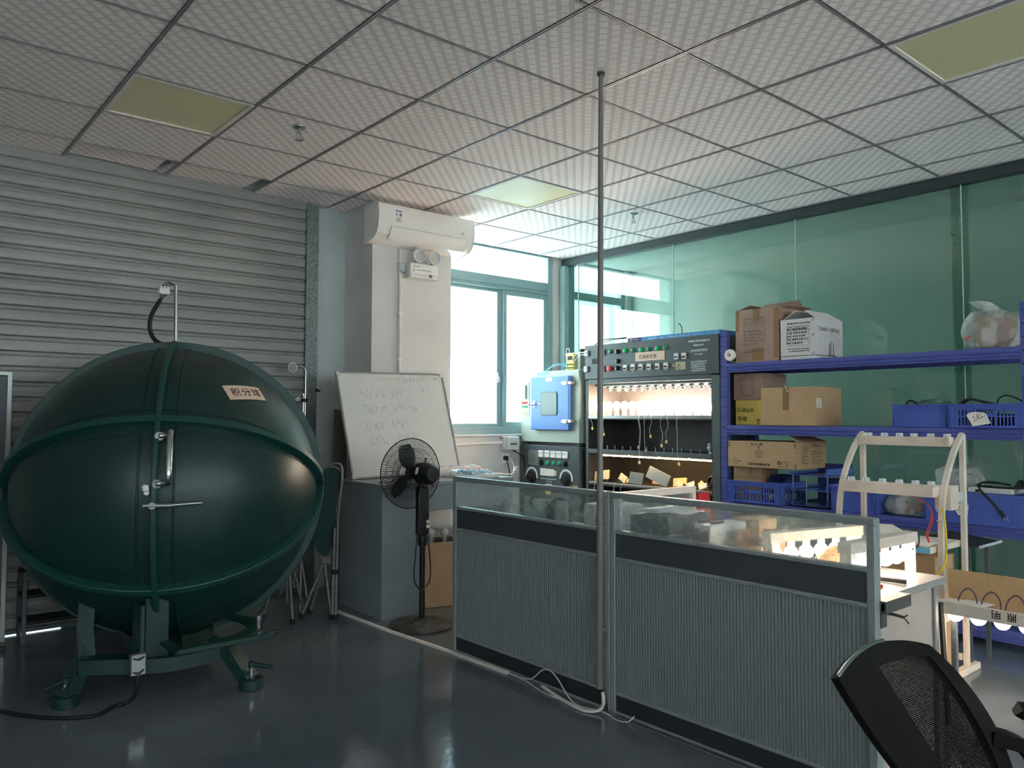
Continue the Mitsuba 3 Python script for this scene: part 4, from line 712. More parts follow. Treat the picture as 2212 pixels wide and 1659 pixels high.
t = thing('conduit_pole', 'tall slim grey conduit pole from ceiling to floor before the partition', 'pole')
PT, PB = V(1.668, -2.622, 2.9), V(1.60, -2.672, .10)
at = lambda s: PT + (PB - PT) * s
obj('upper_tube', tube([at(0), at(.30), at(.66), at(.70)], [.0115, .0125, .0135, .014], 18), M_POLE, t, smooth=60)
obj('lower_tube', rod(at(.68), at(1.0), .0160, 18), M_POLE, t, smooth=60)
obj('ceiling_flange', cat([cyl(V(1.668, -2.622, 2.889), (0, 0, 1), .018, .012, 20), bx(1.65, 1.686, -2.626, -2.618, 2.882, 2.889)]), M_CHANNEL, t)
for s in (.735, .905): obj('saddle', cat([cyl(at(s), PB - PT, .0195, .014, 18), bx(at(s)[0], PX - .02, at(s)[1] - .022, at(s)[1] - .012, at(s)[2] - .016, at(s)[2] + .002)]), M_POLE, t)
k = obj('wires', cat([tube(spline([at(.995), at(1.0) + V(.002, -.004, -.02), V(1.605, -2.685, .06), V(1.60, -2.69, .03)], 12), .005, 7), tube(spline([at(.995) + V(.008, 0, 0), V(1.615, -2.69, .06), V(1.612, -2.70, .01)], 12), .004, 7)]), M_RUBBER, t, smooth=True)
t = thing('cable_cover', 'pale strip of cable cover on the floor from the cabinet to the partition', 'cable cover')
obj('strip', bar([(1.545, -.345, .006), (1.560, -1.0, .006), (1.60, -1.58, .006), (1.612, -2.03, .006)], .022, .012), M_WHITEM, t)
obj('bent_strip', bar(spline([(1.615, -2.28, .006), (1.575, -2.42, .006), (1.545, -2.58, .007), (1.555, -2.66, .008), (1.59, -2.69, .02), (1.60, -2.69, .09)], 24), .016, .008), M_WHITEM, t)
single('floor_wires', cat([tube(spline([(1.612, -2.03, .006), (1.605, -2.12, .01), (1.61, -2.2, .02), (1.605, -2.30, .09), (1.60, -2.36, .098), (1.60, -2.42, .06), (1.585, -2.5, .012), (1.57, -2.6, .005), (1.60, -2.68, .005)], 50), .0038, 7),
                           tube(spline([(1.612, -2.05, .004), (1.60, -2.2, .004), (1.565, -2.33, .004), (1.56, -2.45, .004), (1.575, -2.6, .004), (1.60, -2.70, .004), (1.585, -2.76, .004), (1.60, -2.84, .006), (1.615, -2.86, .03)], 60), .0034, 7)]), M_GREYPL,
       'loose grey wires on the floor at the foot of the pole', 'wire', smooth=True)
single('threshold_strip', bx(1.600, 1.622, -3.9, -2.72, .0005, .006, .002), M_STEEL, 'thin shiny floor strip along the foot of the right partition screen', 'strip')

# ================================================================= desk behind the partition
t = thing('long_desk', 'long narrow white desk behind the partition screens', 'desk')
DZ = .69
obj('top', bx(1.675, 2.265, -3.862, -2.72, DZ - .026, DZ, .002), M_DESKW, t); obj('top', bx(1.675, 2.265, -2.68, -1.56, DZ - .026, DZ, .002), M_DESKW, t)
obj('end_panel', bx(1.70, 2.17, -3.845, -3.825, 0, DZ - .026, .002), M_DESKS, t); obj('end_panel', bx(1.70, 2.17, -1.60, -1.58, 0, DZ - .026, .002), M_DESKS, t)
each('leg_post', [bx(2.175, 2.205, -3.855, -3.82, .36, DZ - .026, .003), bx(2.20, 2.23, -3.855, -3.82, 0, .365, .003)], M_ALU, t)
t = thing('aluminium_extrusion', 'dark aluminium profile sticking out past the desk end below the knife', 'metal profile')
ex = sbox(0, 0, .045, .04).difference(sbox(.006, .008, .05, .032)).union(sbox(0, 0, .06, .006)).union(sbox(0, .034, .06, .04))
obj('profile', xf(prism(ex, .19), frame((1.66, -3.905, .650), (0, 1, 0), (0, 0, 1))), M_CHANNEL, t)
obj('bracket', bx(1.66, 1.70, -3.89, -3.864, .60, .65, .002), M_CHANNEL, t)
t = thing('black_twin_wire', 'short black wire with split ends at the desk end', 'wire')
obj('wire', cat([tube(spline([(1.69, -3.88, .645), (1.74, -3.89, .635), (1.80, -3.90, .617)], 10), .005, 7), tube(spline([(1.80, -3.90, .617), (1.82, -3.905, .622)], 4), .0025, 6), tube(spline([(1.80, -3.90, .617), (1.81, -3.91, .600), (1.815, -3.91, .595)], 5), .0025, 6)]), M_BLACK, t, smooth=True)
t = thing('utility_knife', 'long dark tool lying on the desk end with red grips', 'pliers')
obj('handle', bar(spline([(1.99, -3.83, .70), (1.97, -3.76, .702), (1.94, -3.67, .70), (1.88, -3.60, .697)], 14), .022, .014), M_BLACKM, t); lab(obj('red_grip', bar(spline([(1.87, -3.80, .697), (1.84, -3.72, .698), (1.82, -3.65, .697)], 10), .018, .012), M_RED, t), 'red grip')

def lamp_bar(label, a, b, n, h=.82):
    t = thing('lamp_bar', label, 'lamp'); a, b = V(*a), V(*b)
    obj('bar', bar([a, b], .05, .038), M_LAMPW, t); x = unit(b - a)
    each('end_leg', [bx(*(q[0] - .004, q[0] + .004, q[1] - .02, q[1] + .02, DZ + .0005, q[2] - .018)) for q in (a + .01 * x, b - .01 * x)], M_LAMPW, t)
    obj('wire_loop', tube(spline([b + V(-.01, 0, .015), b + V(.01, -.01, .03), b + V(.02, -.02, .0), b + V(.005, -.02, -.04), b + V(-.02, -.01, -.05)], 18), .003, 6), M_BLACK, t, smooth=True)
    for i in range(n):
        q = a + (b - a) * ((i + .6) / (n + .2)); w_ = 'rear' if 'rear' in label else 'front'
        k = thing('desk_bulb', 'lit round bulb under the %s desk lamp bar, %s from the partition' % (w_, ORD[i]), 'light bulb', w_ + ' lamp bar bulbs')
        obj('globe', mv(trimesh.creation.icosphere(2, .028), q[0], q[1], q[2] - .068), M_GLOW, k, smooth=True, **lit(BAR_LAMP)); obj('cap', cyl(q + V(0, 0, -.046), (0, 0, 1), .014, .028, 14), M_GREYPL, k, smooth=40)
lamp_bar('cream lamp bar with lit bulbs on the desk, rear one by the frayed wires', (1.74, -3.415, .835), (2.235, -3.535, .835), 6)
lamp_bar('cream lamp bar with lit bulbs at the desk end, front one beside the paper sheet', (1.76, -3.715, .830), (2.262, -3.735, .830), 6)
rw = np.random.default_rng(11); ws = []
for q in range(34):
    a0 = V(rw.uniform(1.9, 2.15), rw.uniform(-3.62, -3.42), rw.uniform(.70, .76)); d = V(rw.uniform(-.09, .09), rw.uniform(-.10, .10), rw.uniform(-.02, .05))
    ws.append(tube(spline([a0, a0 + d * .5 + V(0, 0, .015), a0 + d], 5), .0012, 4))
tag(obj('frayed_wires', cat(ws), M_CARDC), 'tangle of fine pale wire offcuts between the two lamp bars on the desk', 'wire offcuts', None, 'stuff')
single('dusty_block', crumple(.20, .08, .09, 2.06, -3.52, DZ + .0005, 9), M_WOOD, 'brown dusty lump of scrap lying between the two lamp bars', 'scrap')

t = thing('black_carton', 'large dark printed carton standing on the desk right of the pole', 'box')
obj('body', hull([(1.72, -2.75, DZ + .001), (2.0, -2.75, DZ + .001), (1.72, -2.99, DZ + .001), (2.0, -3.0, DZ + .001), (1.72, -2.75, .865), (2.0, -2.75, .868), (1.72, -2.955, .872), (2.0, -2.965, .872)]), M_DKGREY, t)
KM = frame((1.7195, -2.79, .782), (0, -1, 0), (0, 0, 1))
obj('lettering', latin('IUBO', .013, KM @ frame((.03, .0, 0), (1, 0, 0), (0, 1, 0))), M_INKG, t)
obj('logo', strokes([[(.0, .012), (.012, .006), (.002, .0)], [(.006, .014), (.014, .008), (.014, .0)]], .003, KM), M_INKG, t)
t = thing('plastic_case', 'flat grey plastic case lying on top of the dark carton', 'case')
obj('lid', hull([(1.76, -2.77, .872), (1.98, -2.77, .872), (1.76, -2.88, .874), (1.98, -2.88, .874), (1.77, -2.78, .888), (1.97, -2.78, .888), (1.77, -2.87, .888), (1.97, -2.87, .888)]), M_GREYPL, t); obj('wire', tube(spline([(1.77, -2.76, .885), (1.75, -2.755, .86), (1.74, -2.75, .82)], 10), .003, 6), M_WHITE, t)
single('white_sheet', rz(bx(1.80, 1.99, -2.97, -2.89, .8755, .878), 14, (1.9, -2.93, 0)), M_PAPER, 'bright white sheet lying on the right end of the dark carton', 'paper')
t = thing('bench_power_supply', 'grey bench power supply with dark display and three knobs on the desk', 'power supply')
obj('case', bx(1.80, 2.06, -3.12, -3.035, DZ + .004, .842, .004), M_GREYPL, t)
PS = frame((1.7995, -3.037, DZ + .006), (0, -1, 0), (0, 0, 1)); k = obj('front', xf(bx(0, .081, 0, .132, 0, .004, .002), PS), M_ALU, t)
obj('display', xf(bx(.008, .073, .075, .120, .004, .0055, .001), PS), M_BLACKM, k)
for q in range(3): obj('knob', xf(cyl((.016 + .024 * q, .045, .004), (0, 0, 1), .008, .012, 14), PS), M_GREYPL, k, smooth=40)
for q in range(3): obj('terminal', xf(cyl((.018 + .022 * q, .016, .004), (0, 0, 1), .005, .010, 12), PS), (M_RED, M_INKB, M_BLACK)[q], k, smooth=40)
obj('top_handle', bx(1.86, 1.95, -3.085, -3.07, .842, .850, .002), M_BLACK, t); each('foot', [bx(a, a + .02, b, b + .012, DZ + .0003, DZ + .006) for a in (1.81, 2.03) for b in (-3.115, -3.05)], M_RUBBER, t)
t = thing('tan_carton', 'tan carton standing behind the small black box on the desk', 'box')
obj('body', bx(2.10, 2.24, -3.16, -3.02, DZ + .0005, .845, .003), M_KRAFT, t)
t = thing('small_black_box', 'small black box with a white curved mark, before the tan carton', 'box')
obj('body', bx(2.02, 2.10, -3.165, -3.085, DZ + .0005, .75, .003), M_BLACKM, t); obj('mark', strokes([[(0, .01), (.01, .003), (.025, .001)]], .004, frame((2.0195, -3.12, .715), (0, -1, 0), (0, 0, 1))), M_INKW, t)
t = thing('brown_open_carton', 'brown open carton with raised flaps left of the lamp bars', 'carton')
obj('body', opencarton(1.86, 2.04, -3.32, -3.20, DZ + .0005, .775), M_KRAFTD, t)
obj('flap', prism([(0, 0), (.115, 0), (.095, .055), (.02, .05)], .004, frame((2.036, -3.203, .772), (0, -1, 0), (0, 0, 1))), M_KRAFTD, t); obj('flap', prism([(0, 0), (.16, 0), (.14, .045), (.03, .05)], .004, frame((1.87, -3.20, .772), (1, 0, .1), (0, .35, 1))), M_KRAFTD, t)
obj('flap', prism([(0, 0), (.15, 0), (.13, .05), (.02, .04)], .004, frame((1.88, -3.318, .772), (1, 0, 0), (0, -.5, 1))), M_KRAFT, t)
t = thing('clip_folder', 'grey binder folder standing on the desk left of the pole with a dark curled cord', 'folder')
obj('cover', bx(1.76, 1.775, -2.30, -1.98, DZ + .0005, .873, .003), M_OVEN, t); obj('cover', hull([(1.80, -2.33, DZ + .001), (1.815, -2.33, DZ + .001), (1.80, -2.01, DZ + .001), (1.815, -2.01, DZ + .001), (1.775, -2.29, .868), (1.785, -2.29, .868), (1.775, -1.99, .868), (1.785, -1.99, .868)]), M_DKGREY, t)
for y in (-2.04, -2.21): obj('ring', tube(spline([(1.755, y, .838), (1.752, y, .866), (1.775, y - .01, .885), (1.80, y - .02, .88)], 14), .006, 8), M_BLACK, t, smooth=True)
obj('curled_cord', tube([(1.745 - .003 * math.sin(3 * s), -2.195 + .025 * math.cos(5 * s), .86 - .012 * s) for s in np.linspace(0, 9, 80)], .004, 6), M_BLACK, t, smooth=True)
t = thing('white_carton_small', 'white carton on the desk just left of the pole', 'box')
obj('body', bx(1.88, 2.10, -2.50, -2.30, DZ + .0005, .862, .003), M_CARTONW, t); obj('tape', bx(1.878, 2.102, -2.41, -2.38, .80, .8635), M_PAPER, t)
single('desk_sheet', bx(1.90, 2.20, -1.95, -1.64, DZ + .0005, DZ + .004), M_PAPER, 'pale sheet lying flat on the desk behind the left glass strip, lower one', 'paper')
single('desk_sheet', rz(bx(1.86, 2.10, -1.98, -1.72, DZ + .0045, DZ + .007), 9, (2, -1.8, 0)), M_PAPER, 'pale sheet lying askew on the other desk sheet behind the left glass strip', 'paper')
single('cable_heap', cat([tube(spline([(1.80 + .04 * math.cos(s * 1.3), -2.58 - .05 * math.sin(s), .70 + .01 * s) for s in np.linspace(0, 6, 10)], 40), .004, 6)]), M_WHITE, 'small coil of white cable on the desk at the pole', 'cable', smooth=True)
t = thing('red_tool_box', 'red plastic box with a white face seen through the short cross screen', 'box')
obj('body', hull([(2.60, -2.27, .70), (2.72, -2.27, .70), (2.60, -2.48, .70), (2.72, -2.48, .70), (2.62, -2.35, .86), (2.72, -2.35, .86), (2.62, -2.45, .88), (2.72, -2.45, .88)]), M_RED, t); obj('white_face', bx(2.592, 2.60, -2.40, -2.33, .71, .80), M_PAPER, t)
t = thing('side_trolley', 'grey trolley behind the desk carrying the red box', 'trolley')
obj('shelf', bx(2.45, 2.85, -2.62, -2.20, .675, .699, .003), M_DKGREY, t)
for x in (2.47, 2.83):
    for y in (-2.60, -2.22): obj('post', bx(x - .012, x + .012, y - .012, y + .012, 0, .675, .002), M_DKGREY, t)

# ================================================================= oven and its controller
def face(x, y, z): return frame((x, y, z), (0, -1, 0), (0, 0, 1))      # a face that looks towards -x: right is -y, up is +z
OX = 3.965
t = thing('drying_oven', 'grey-green oven cabinet with a blue door and small window, beside the sash window', 'oven')
obj('body', bx(OX, 4.42, -.19, .592, 1.065, 1.722, .005), M_OVEN, t)
d = obj('door', bx(OX - .05, OX - .001, -.105, .395, 1.18, 1.668, .005), M_OVENBLUE, t)
k = obj('door_window', prism(rrect(0, 0, .205, .20, .018), .004, face(OX - .0535, .25, 1.32)), M_DARKGLASS, d)
obj('gasket', prism(rrect(-.006, -.006, .211, .206, .022).difference(rrect(0, 0, .205, .20, .018)), .006, face(OX - .0515, .25, 1.32)), M_CHANNEL, d)
obj('sticker', bx(OX - .052, OX - .05, .105, .195, 1.622, 1.658), M_SIGN, d)
for z in (1.602, 1.26): lab(obj('hinge', cat([prism([(0, .0), (.03, .017), (.075, .017), (.075, -.017), (.03, -.017)], .008, face(OX - .058, -.02, z)), bx(OX - .058, OX - .001, -.145, -.09, z - .014, z + .014, .004)] + [cyl((OX - .058, y, z), (-1, 0, 0), .004, .003, 8) for y in (-.038, -.07)]), M_STEEL, t), 'bright pointed door hinge')
lab(obj('latch', cat([bx(OX - .075, OX - .05, .31, .385, 1.41, 1.428, .005), bx(OX - .056, OX - .05, .325, .36, 1.435, 1.452, .003), bx(OX - .056, OX - .05, .325, .36, 1.385, 1.402, .003), cyl((OX - .062, .395, 1.419), (0, 1, 0), .011, .03, 14), bx(OX - .058, OX - .05, .26, .31, 1.412, 1.424, .003)]), M_STEEL, t), 'steel door latch with black tip')
obj('vent_label', bx(OX - .002, OX, .21, .36, 1.688, 1.718), M_LTBLUE, t)
k = obj('control_strip', bx(OX - .004, OX, .474, .586, 1.31, 1.625, .001), M_OVEN, t)
c = obj('thermostat', bx(OX - .02, OX - .004, .51, .572, 1.47, 1.60, .003), M_OVEN, k)
obj('temperature_dial', cat([cyl((OX - .012, .537, 1.525), (-1, 0, 0), .022, .018, 20)]), M_WHITE, t, smooth=40); obj('dial_face', bx(OX - .0215, OX - .02, .515, .568, 1.475, 1.535), M_SIGN, t); obj('gauge_face', bx(OX - .0215, OX - .02, .515, .568, 1.555, 1.60), M_WHITE, t)
for q in range(3): obj('red_switch', bx(OX - .010, OX - .004, .556 - .03 * q, .576 - .03 * q, 1.42, 1.445, .002), M_RED, k)
for q in range(3): obj('green_switch', bx(OX - .010, OX - .004, .556 - .03 * q, .576 - .03 * q, 1.385, 1.405, .002), M_GREENBTN, k)
obj('rating_plate', bx(OX - .006, OX - .004, .50, .575, 1.315, 1.355), M_TAN, k)
obj('plinth', cat([bx(4.0, 4.40, -.17, .575, 1.04, 1.065), bx(OX + .01, OX + .05, -.185, -.14, 1.037, 1.065, .003), bx(OX + .01, OX + .05, .52, .575, 1.037, 1.065, .003)]), M_CHANNEL, t)
t = thing('control_cabinet', 'dark blue-grey control cabinet with five meters and two dials under the oven', 'cabinet')
obj('body', bx(OX, 4.42, -.19, .610, .0, 1.0365, .004), M_DKGREY, t)
for y in (.301, .219, .138, .061, -.019): k = obj('meter', bx(OX - .014, OX, y - .034, y + .034, .925, .988, .004), M_WHITE, t); obj('readout', bx(OX - .016, OX - .014, y - .022, y + .022, .958, .978), M_GREYPL, k)
for y in (.216, .135, .061): obj('green_lamp', lathe([(0, 0), (.022, 0), (.022, .006), (.016, .014), (0, .017)], 20, axis_frame((OX, y, .878), (-1, 0, 0))), M_GREENBTN, t, smooth=40)
for y in (.301, -.019): lab(obj('rotary_switch', cat([cyl((OX, y, .877), (-1, 0, 0), .026, .008, 20), rz(bx(OX - .022, OX - .008, y - .007, y + .007, .855, .90, .003), 35 if y < 0 else 0, (OX, y, .877), (1, 0, 0))]), M_BLACK, t, smooth=40), 'black rotary switch'); 
for y in (.436, -.028):
    k = obj('dial_knob', lathe([(0, 0), (.058, 0), (.052, .012), (.036, .014), (.032, .045), (0, .047)], 28, axis_frame((OX, y, .735), (-1, 0, 0))), M_BLACKM, t, smooth=35)
    a = np.linspace(-.25, pi + .1, 26); lab(obj('dial_scale', prism(Polygon([(.085 * math.cos(u), .085 * math.sin(u)) for u in a] + [(.066 * math.cos(u), .066 * math.sin(u)) for u in a[::-1]]), .002, face(OX - .002, y, .745)), M_INKW, k), 'white arc scale')
obj('data_plate', bx(OX - .002, OX, .35, .483, .85, .985), M_ALU, t); obj('data_print', dashes(.12, .12, 7, 8, face(OX - .002, .477, .857)), M_CHANNEL, t)
obj('paper_label', prism([(0, 0.003), (.02, 0), (.19, 0), (.19, .062), (0, .068)], .002, face(OX - .002, .316, .757)), M_PAPER, t); obj('red_print', cat([bx(OX - .0025, OX, .098, .128, .765, .808), bx(OX - .0035, OX - .0025, .106, .116, .77, .803)]), M_SIGN, t)
obj('caption', cat([dashes(.215, .016, 1, 9, face(OX - .0005, .316, .722), .98), dashes(.08, .014, 1, 19, face(OX - .0005, .242, .700), .98)]), M_INKW, t)
obj('white_tag', bx(OX - .002, OX, .159, .243, .66, .684), M_PAPER, t)
k = obj('warning_plate', bx(OX - .002, OX, -.175, -.07, .655, .69), M_TAN, t); obj('warning_sign', prism(Polygon([(0, 0), (.034, 0), (.017, .03)]), .001, face(OX - .002, -.08, .658)), M_INKB, k)
obj('warning_triangle', prism(Polygon([(0, 0), (.034, 0), (.017, .03)]), .001, face(OX - .001, -.03, .66)), M_YELLOW, t)
obj('yellow_tag', bx(OX - .002, OX, .175, .245, .585, .625), M_YELLOW, t)
obj('side_strip', bx(4.0, 4.4, -.196, -.19, .05, 1.0), M_CHANNEL, t)
t = thing('small_power_unit', 'beige bench instrument with a handle and black knob standing on the oven cabinet', 'instrument')
obj('case', bx(4.05, 4.30, -.12, .075, 1.7225, 1.885, .004), M_OVEN, t); obj('vents', cat([bx(4.048, 4.052, .04, .07, 1.745 + .016 * q, 1.752 + .016 * q) for q in range(7)]), M_INKB, t)
k = obj('meter_box', bx(4.02, 4.05, -.065, .025, 1.728, 1.872, .004), M_YELLOW, t); obj('display', bx(4.018, 4.02, -.05, .01, 1.815, 1.85), M_BLACKM, k)
obj('terminals', cat([cyl((4.02, y, z), (-1, 0, 0), .007, .01, 10) for y in (-.05, -.02, .01) for z in (1.745, 1.775)]), M_BLACK, k)
obj('knob', cyl((4.16, -.05, 1.885), (0, 0, 1), .04, .035, 20), M_BLACK, t, smooth=40); obj('handle', tube(spline([(4.06, .065, 1.885), (4.06, .065, 1.92), (4.06, .05, 1.928), (4.06, .03, 1.92), (4.06, .03, 1.885)], 20), .004, 8), M_STEEL, t, smooth=True)
obj('blue_wire', cat([tube(spline([(4.02, .02, 1.775), (3.99, .10, 1.785), (3.98, .18, 1.765), (3.985, .25, 1.735), (3.985, .28, 1.724)], 20), .004, 6), tube(spline([(4.02, .015, 1.76), (4.0, .12, 1.772), (3.99, .22, 1.745), (3.99, .245, 1.724)], 20), .003, 6)]), M_LTBLUE, t, smooth=True)
lab(obj('white_wire', cat([tube(spline([(4.02, -.055, 1.80), (3.99, -.09, 1.83), (3.985, -.16, 1.865), (3.99, -.25, 1.87)], 16), .004, 6), tube(spline([(4.02, -.055, 1.775), (3.995, -.10, 1.80), (3.99, -.17, 1.845), (3.99, -.25, 1.85)], 16), .003, 6)]), M_WHITE, t, smooth=True), 'two white wires to the rack')

# ================================================================= lamp ageing rack
RX, RY0, RY1 = 4.0, -.236, -1.632
t = thing('ageing_rack', 'tall dark grey lamp ageing rack with control panel and rows of lit bulbs', 'test rack'); RK = t
obj('side_panel', bx(RX, 4.45, RY0 - .03, RY0, 0, 1.62, .003), M_RACKPOST, t); obj('side_panel', bx(RX, 4.45, RY1, RY1 + .07, 0, 1.62, .003), M_RACKPOST, t)
each('side_lining', [bx(RX + .002, 4.44, RY0 - .034, RY0 - .03, .3, 1.585), bx(RX + .002, 4.44, RY1 + .07, RY1 + .074, .3, 1.585)], M_RACKIN, t)
obj('back_panel', bx(4.44, 4.46, RY1 + .07, RY0 - .03, .05, 1.6), M_RACKIN, t)
cp = obj('control_panel', cat([bx(RX - .012, 4.46, RY1, RY0, 1.628, 1.925, .004), bx(RX, 4.46, RY1 + .07, RY0 - .03, 1.588, 1.628, .002)]), M_DKGREY, t)
def shelf_(z, th=.03, x0=RX + .004): return bx(x0, 4.44, RY1 + .075, RY0 - .035, z - th, z, .003)
for z in (1.305, 1.015, .735, .30): k = obj('shelf', shelf_(z), M_RACKIN, t)
obj('shelf_lip', bx(RX - .004, RX + .012, RY1 + .075, RY0 - .035, 1.285, 1.312, .002), M_STEEL, t); obj('shelf_lip', bx(RX - .004, RX + .012, RY1 + .075, RY0 - .035, .72, .74, .002), M_STEEL, t); obj('shelf_lip', bx(RX - .004, RX + .012, RY1 + .075, RY0 - .035, .985, 1.022, .002), M_RACKPOST, t)
obj('lamp_hood', bx(RX + .06, 4.43, RY1 + .1, RY0 - .06, 1.565, 1.587, .003), M_RACKPOST, t)
PFX = RX - .012
for i, (y, z) in enumerate([(-.546, 1.857), (-.712, 1.855), (-.796, 1.854), (-.883, 1.852), (-.964, 1.853), (-1.055, 1.853), (-1.136, 1.853)]):
    obj('green_button', lathe([(0, 0), (.019, 0), (.019, .008), (.014, .016), (0, .019)], 20, axis_frame((PFX, y, z), (-1, 0, 0))), M_GREENLIT if i in (1, 3, 5) else M_GREENBTN, cp, smooth=40)
obj('red_button', lathe([(0, 0), (.018, 0), (.018, .010), (.026, .014), (.024, .026), (0, .03)], 20, axis_frame((PFX, -.542, 1.713), (-1, 0, 0))), M_RED, cp, smooth=40)
for y, z in ((-.63, 1.852), (-.634, 1.771), (-.629, 1.712)): obj('rotary_switch', cat([cyl((PFX, y, z), (-1, 0, 0), .02, .008, 18), bx(PFX - .024, PFX - .006, y - .006, y + .008, z - .019, z + .019, .003)]), M_BLACK, cp, smooth=40); obj('switch_mark', bx(PFX - .026, PFX - .023, y + .002, y + .008, z - .018, z + .012), M_WHITE, cp)
for i, (y, z) in enumerate([(-.715, 1.711), (-.8, 1.713), (-.885, 1.711), (-.971, 1.709), (-1.058, 1.708), (-1.143, 1.708), (-1.246, 1.777), (-1.319, 1.776)]):
    obj('breaker', bx(PFX - .014, PFX, y - .021, y + .021, z - .024, z + .024, .003), M_WHITE, cp)
    each('breaker_lever', [bx(PFX - .022, PFX - .013, y - .014 + q, y - .004 + q, z - .014, z + .0, .002) for q in (0, .017)], M_OVENBLUE if i == 6 else M_BLACK, cp)
for y, z in ((-.268, 1.858), (-.457, 1.856), (-.263, 1.719), (-.456, 1.713)): obj('meter', cat([bx(PFX - .02, PFX, y - .022, y + .024, z - .026, z + .026, .004)]), M_GREYPL, cp); obj('meter_face', bx(PFX - .0215, PFX - .02, y - .013, y + .016, z - .002, z + .018), M_OVEN, cp)
obj('display', bx(PFX - .008, PFX, -.413, -.33, 1.763, 1.806, .002), M_BLACKM, cp); obj('display_print', strokes([[(.045, .028), (.052, .033)], [(.06, .028), (.066, .033)]], .003, face(PFX - .0082, -.33, 1.763)), M_RED, cp)
k = obj('title_plate', bx(PFX - .003, PFX, -1.128, -.824, 1.758, 1.831), M_SIGN, cp); lab(k, 'beige title plate with Chinese lettering')
obj('title_lettering', cjk('灯具老化架', .034, face(PFX - .0032, -.862, 1.778), .98), M_SIGNINK, cp)
k = obj('warning_plate', bx(PFX - .002, PFX, -1.332, -1.233, 1.671, 1.732), M_TAN, cp)
obj('warning_sign', strokes([[(.012, .01), (.048, .01), (.03, .045), (.012, .01)], [(.03, .02), (.03, .034)]], .003, face(PFX - .0022, -1.236, 1.672)), M_INKB, cp); obj('warning_triangle', prism([(0, 0), (.026, 0), (.013, .024)], .001, face(PFX - .001, -1.203, 1.70)), M_TAN, cp)
obj('caption', cat([dashes(.19, .020, 1, 21, face(PFX - .0004, -1.358, 1.878), .99), dashes(.10, .022, 1, 22, face(PFX - .0004, -1.40, 1.842), .99), dashes(.166, .022, 1, 23, face(PFX - .0004, -1.368, 1.804), .99), dashes(.075, .014, 1, 24, face(PFX - .0004, -1.412, 1.775), .99), dashes(.15, .085, 6, 25, face(PFX - .0004, -1.378, 1.65), .85),
                    bx(PFX - .0005, PFX, -1.55, -1.36, 1.876, 1.8775), bx(PFX - .0005, PFX, -1.535, -1.368, 1.801, 1.8025)] + [dashes(.03, .008, 1, 30 + i, face(PFX - .0004, y + .015, 1.672)) for i, y in enumerate((-.715, -.8, -.885, -.971, -1.058, -1.143))]), M_INKW, cp)
# hanging sockets under the hood
sk = mikit.ply(cat([bx(-.016, .016, -.016, .016, -.022, 0, .003), cyl((0, 0, -.040), (0, 0, 1), .010, .02, 10)]), M_RACKPOST)
for r_ in range(3):
    for i in range(14): obj('lamp_socket', sk, None, t, to_world=T().translate([RX + .085 + .12 * r_, -.345 - .0885 * i, 1.565]))
st = mikit.ply(cat([cyl((0, 0, 0), (0, 0, 1), .003, .04, 6), bx(-.012, .012, -.012, .012, 0, .006)]), M_STEEL)
for i in range(14): obj('lamp_pin', st, None, t, to_world=T().translate([RX + .05, -.36 - .088 * i, 1.015]))
base_ply = mikit.ply(lathe([(0, 0), (.018, 0), (.018, .028), (.014, .045), (0, .046)], 16), M_GREYPL, smooth=40)
gl_ = lathe([(0, .045), (.015, .046), (.021, .058), (.028, .080), (.030, .098), (.026, .115), (.014, .127), (0, .130)], 14)
g_cool = mikit.ply(gl_, M_GLOW, smooth=True); g_warm = mikit.ply(gl_, M_GLOW, smooth=True)
for r_ in range(2):
    for i in range(14):
        if r_ == 0 and i == 7: continue
        w_ = 'front' if r_ == 0 else 'back'
        k = thing('rack_bulb', 'lit bulb on the bright rack shelf, %s row, %s from the left' % (w_, ORD[i - (1 if r_ == 0 and i > 7 else 0)]), 'light bulb', w_ + ' row bulbs on the rack shelf')
        M = T().translate([RX + .10 + .16 * r_, -.335 - .0895 * i - .03 * r_, 1.3055])
        warm = i < 4
        obj('globe', g_warm if warm else g_cool, None, k, to_world=M, **lit(BULB_WARM if warm else BULB_COOL)); obj('cap', base_ply, None, k, to_world=M)
for q, (y0, y1) in enumerate([(-.40, -.70), (-.72, -1.02), (-1.04, -1.32), (-1.34, -1.54)]):
    k = thing('strip_lamp', 'glowing warm strip lamp under the middle rack shelf, number %s from the left' % ('one', 'two', 'three', 'four')[q], 'lamp')
    labels[k]['label'] = ('leftmost', 'second from left', 'third from left', 'rightmost')[q] + ' glowing strip lamp under the middle rack shelf'
    obj('tube', bx(RX + .03, RX + .07, y1, y0, .962, .976, .004), M_GLOW, k, **lit(STRIP_LAMP)); obj('housing', bx(RX + .025, RX + .075, y1, y0, .976, .9845, .002), M_WHITE, k)
single('clip_lamp', cat([mv(trimesh.creation.icosphere(3, .018), RX + .03, -1.515, 1.065), mv(trimesh.creation.icosphere(3, .012), RX + .03, -1.515, 1.09), cyl((RX + .03, -1.515, 1.0155), (0, 0, 1), .004, .045, 8), rod((RX + .01, -1.53, 1.025), (RX + .04, -1.55, 1.03), .010, 10)]), M_GREYPL, 'small pale clip lamp at the right end of the middle rack shelf', 'clip lamp', smooth=40)
tags = [(-.33, 1.30, 1.21, M_YELLOW), (-.435, 1.30, 1.21, M_TAN), (-.473, 1.30, 1.162, M_YELLOW), (-.862, 1.31, 1.063, M_TAN), (-.928, 1.31, 1.039, M_TAN), (-.983, 1.31, 1.156, M_YELLOW), (-1.098, 1.30, 1.085, M_CARDC), (-1.15, 1.30, 1.115, M_YELLOW), (-1.26, 1.31, .945, M_YELLOW), (-.863, 1.30, .941, M_PAPER)]
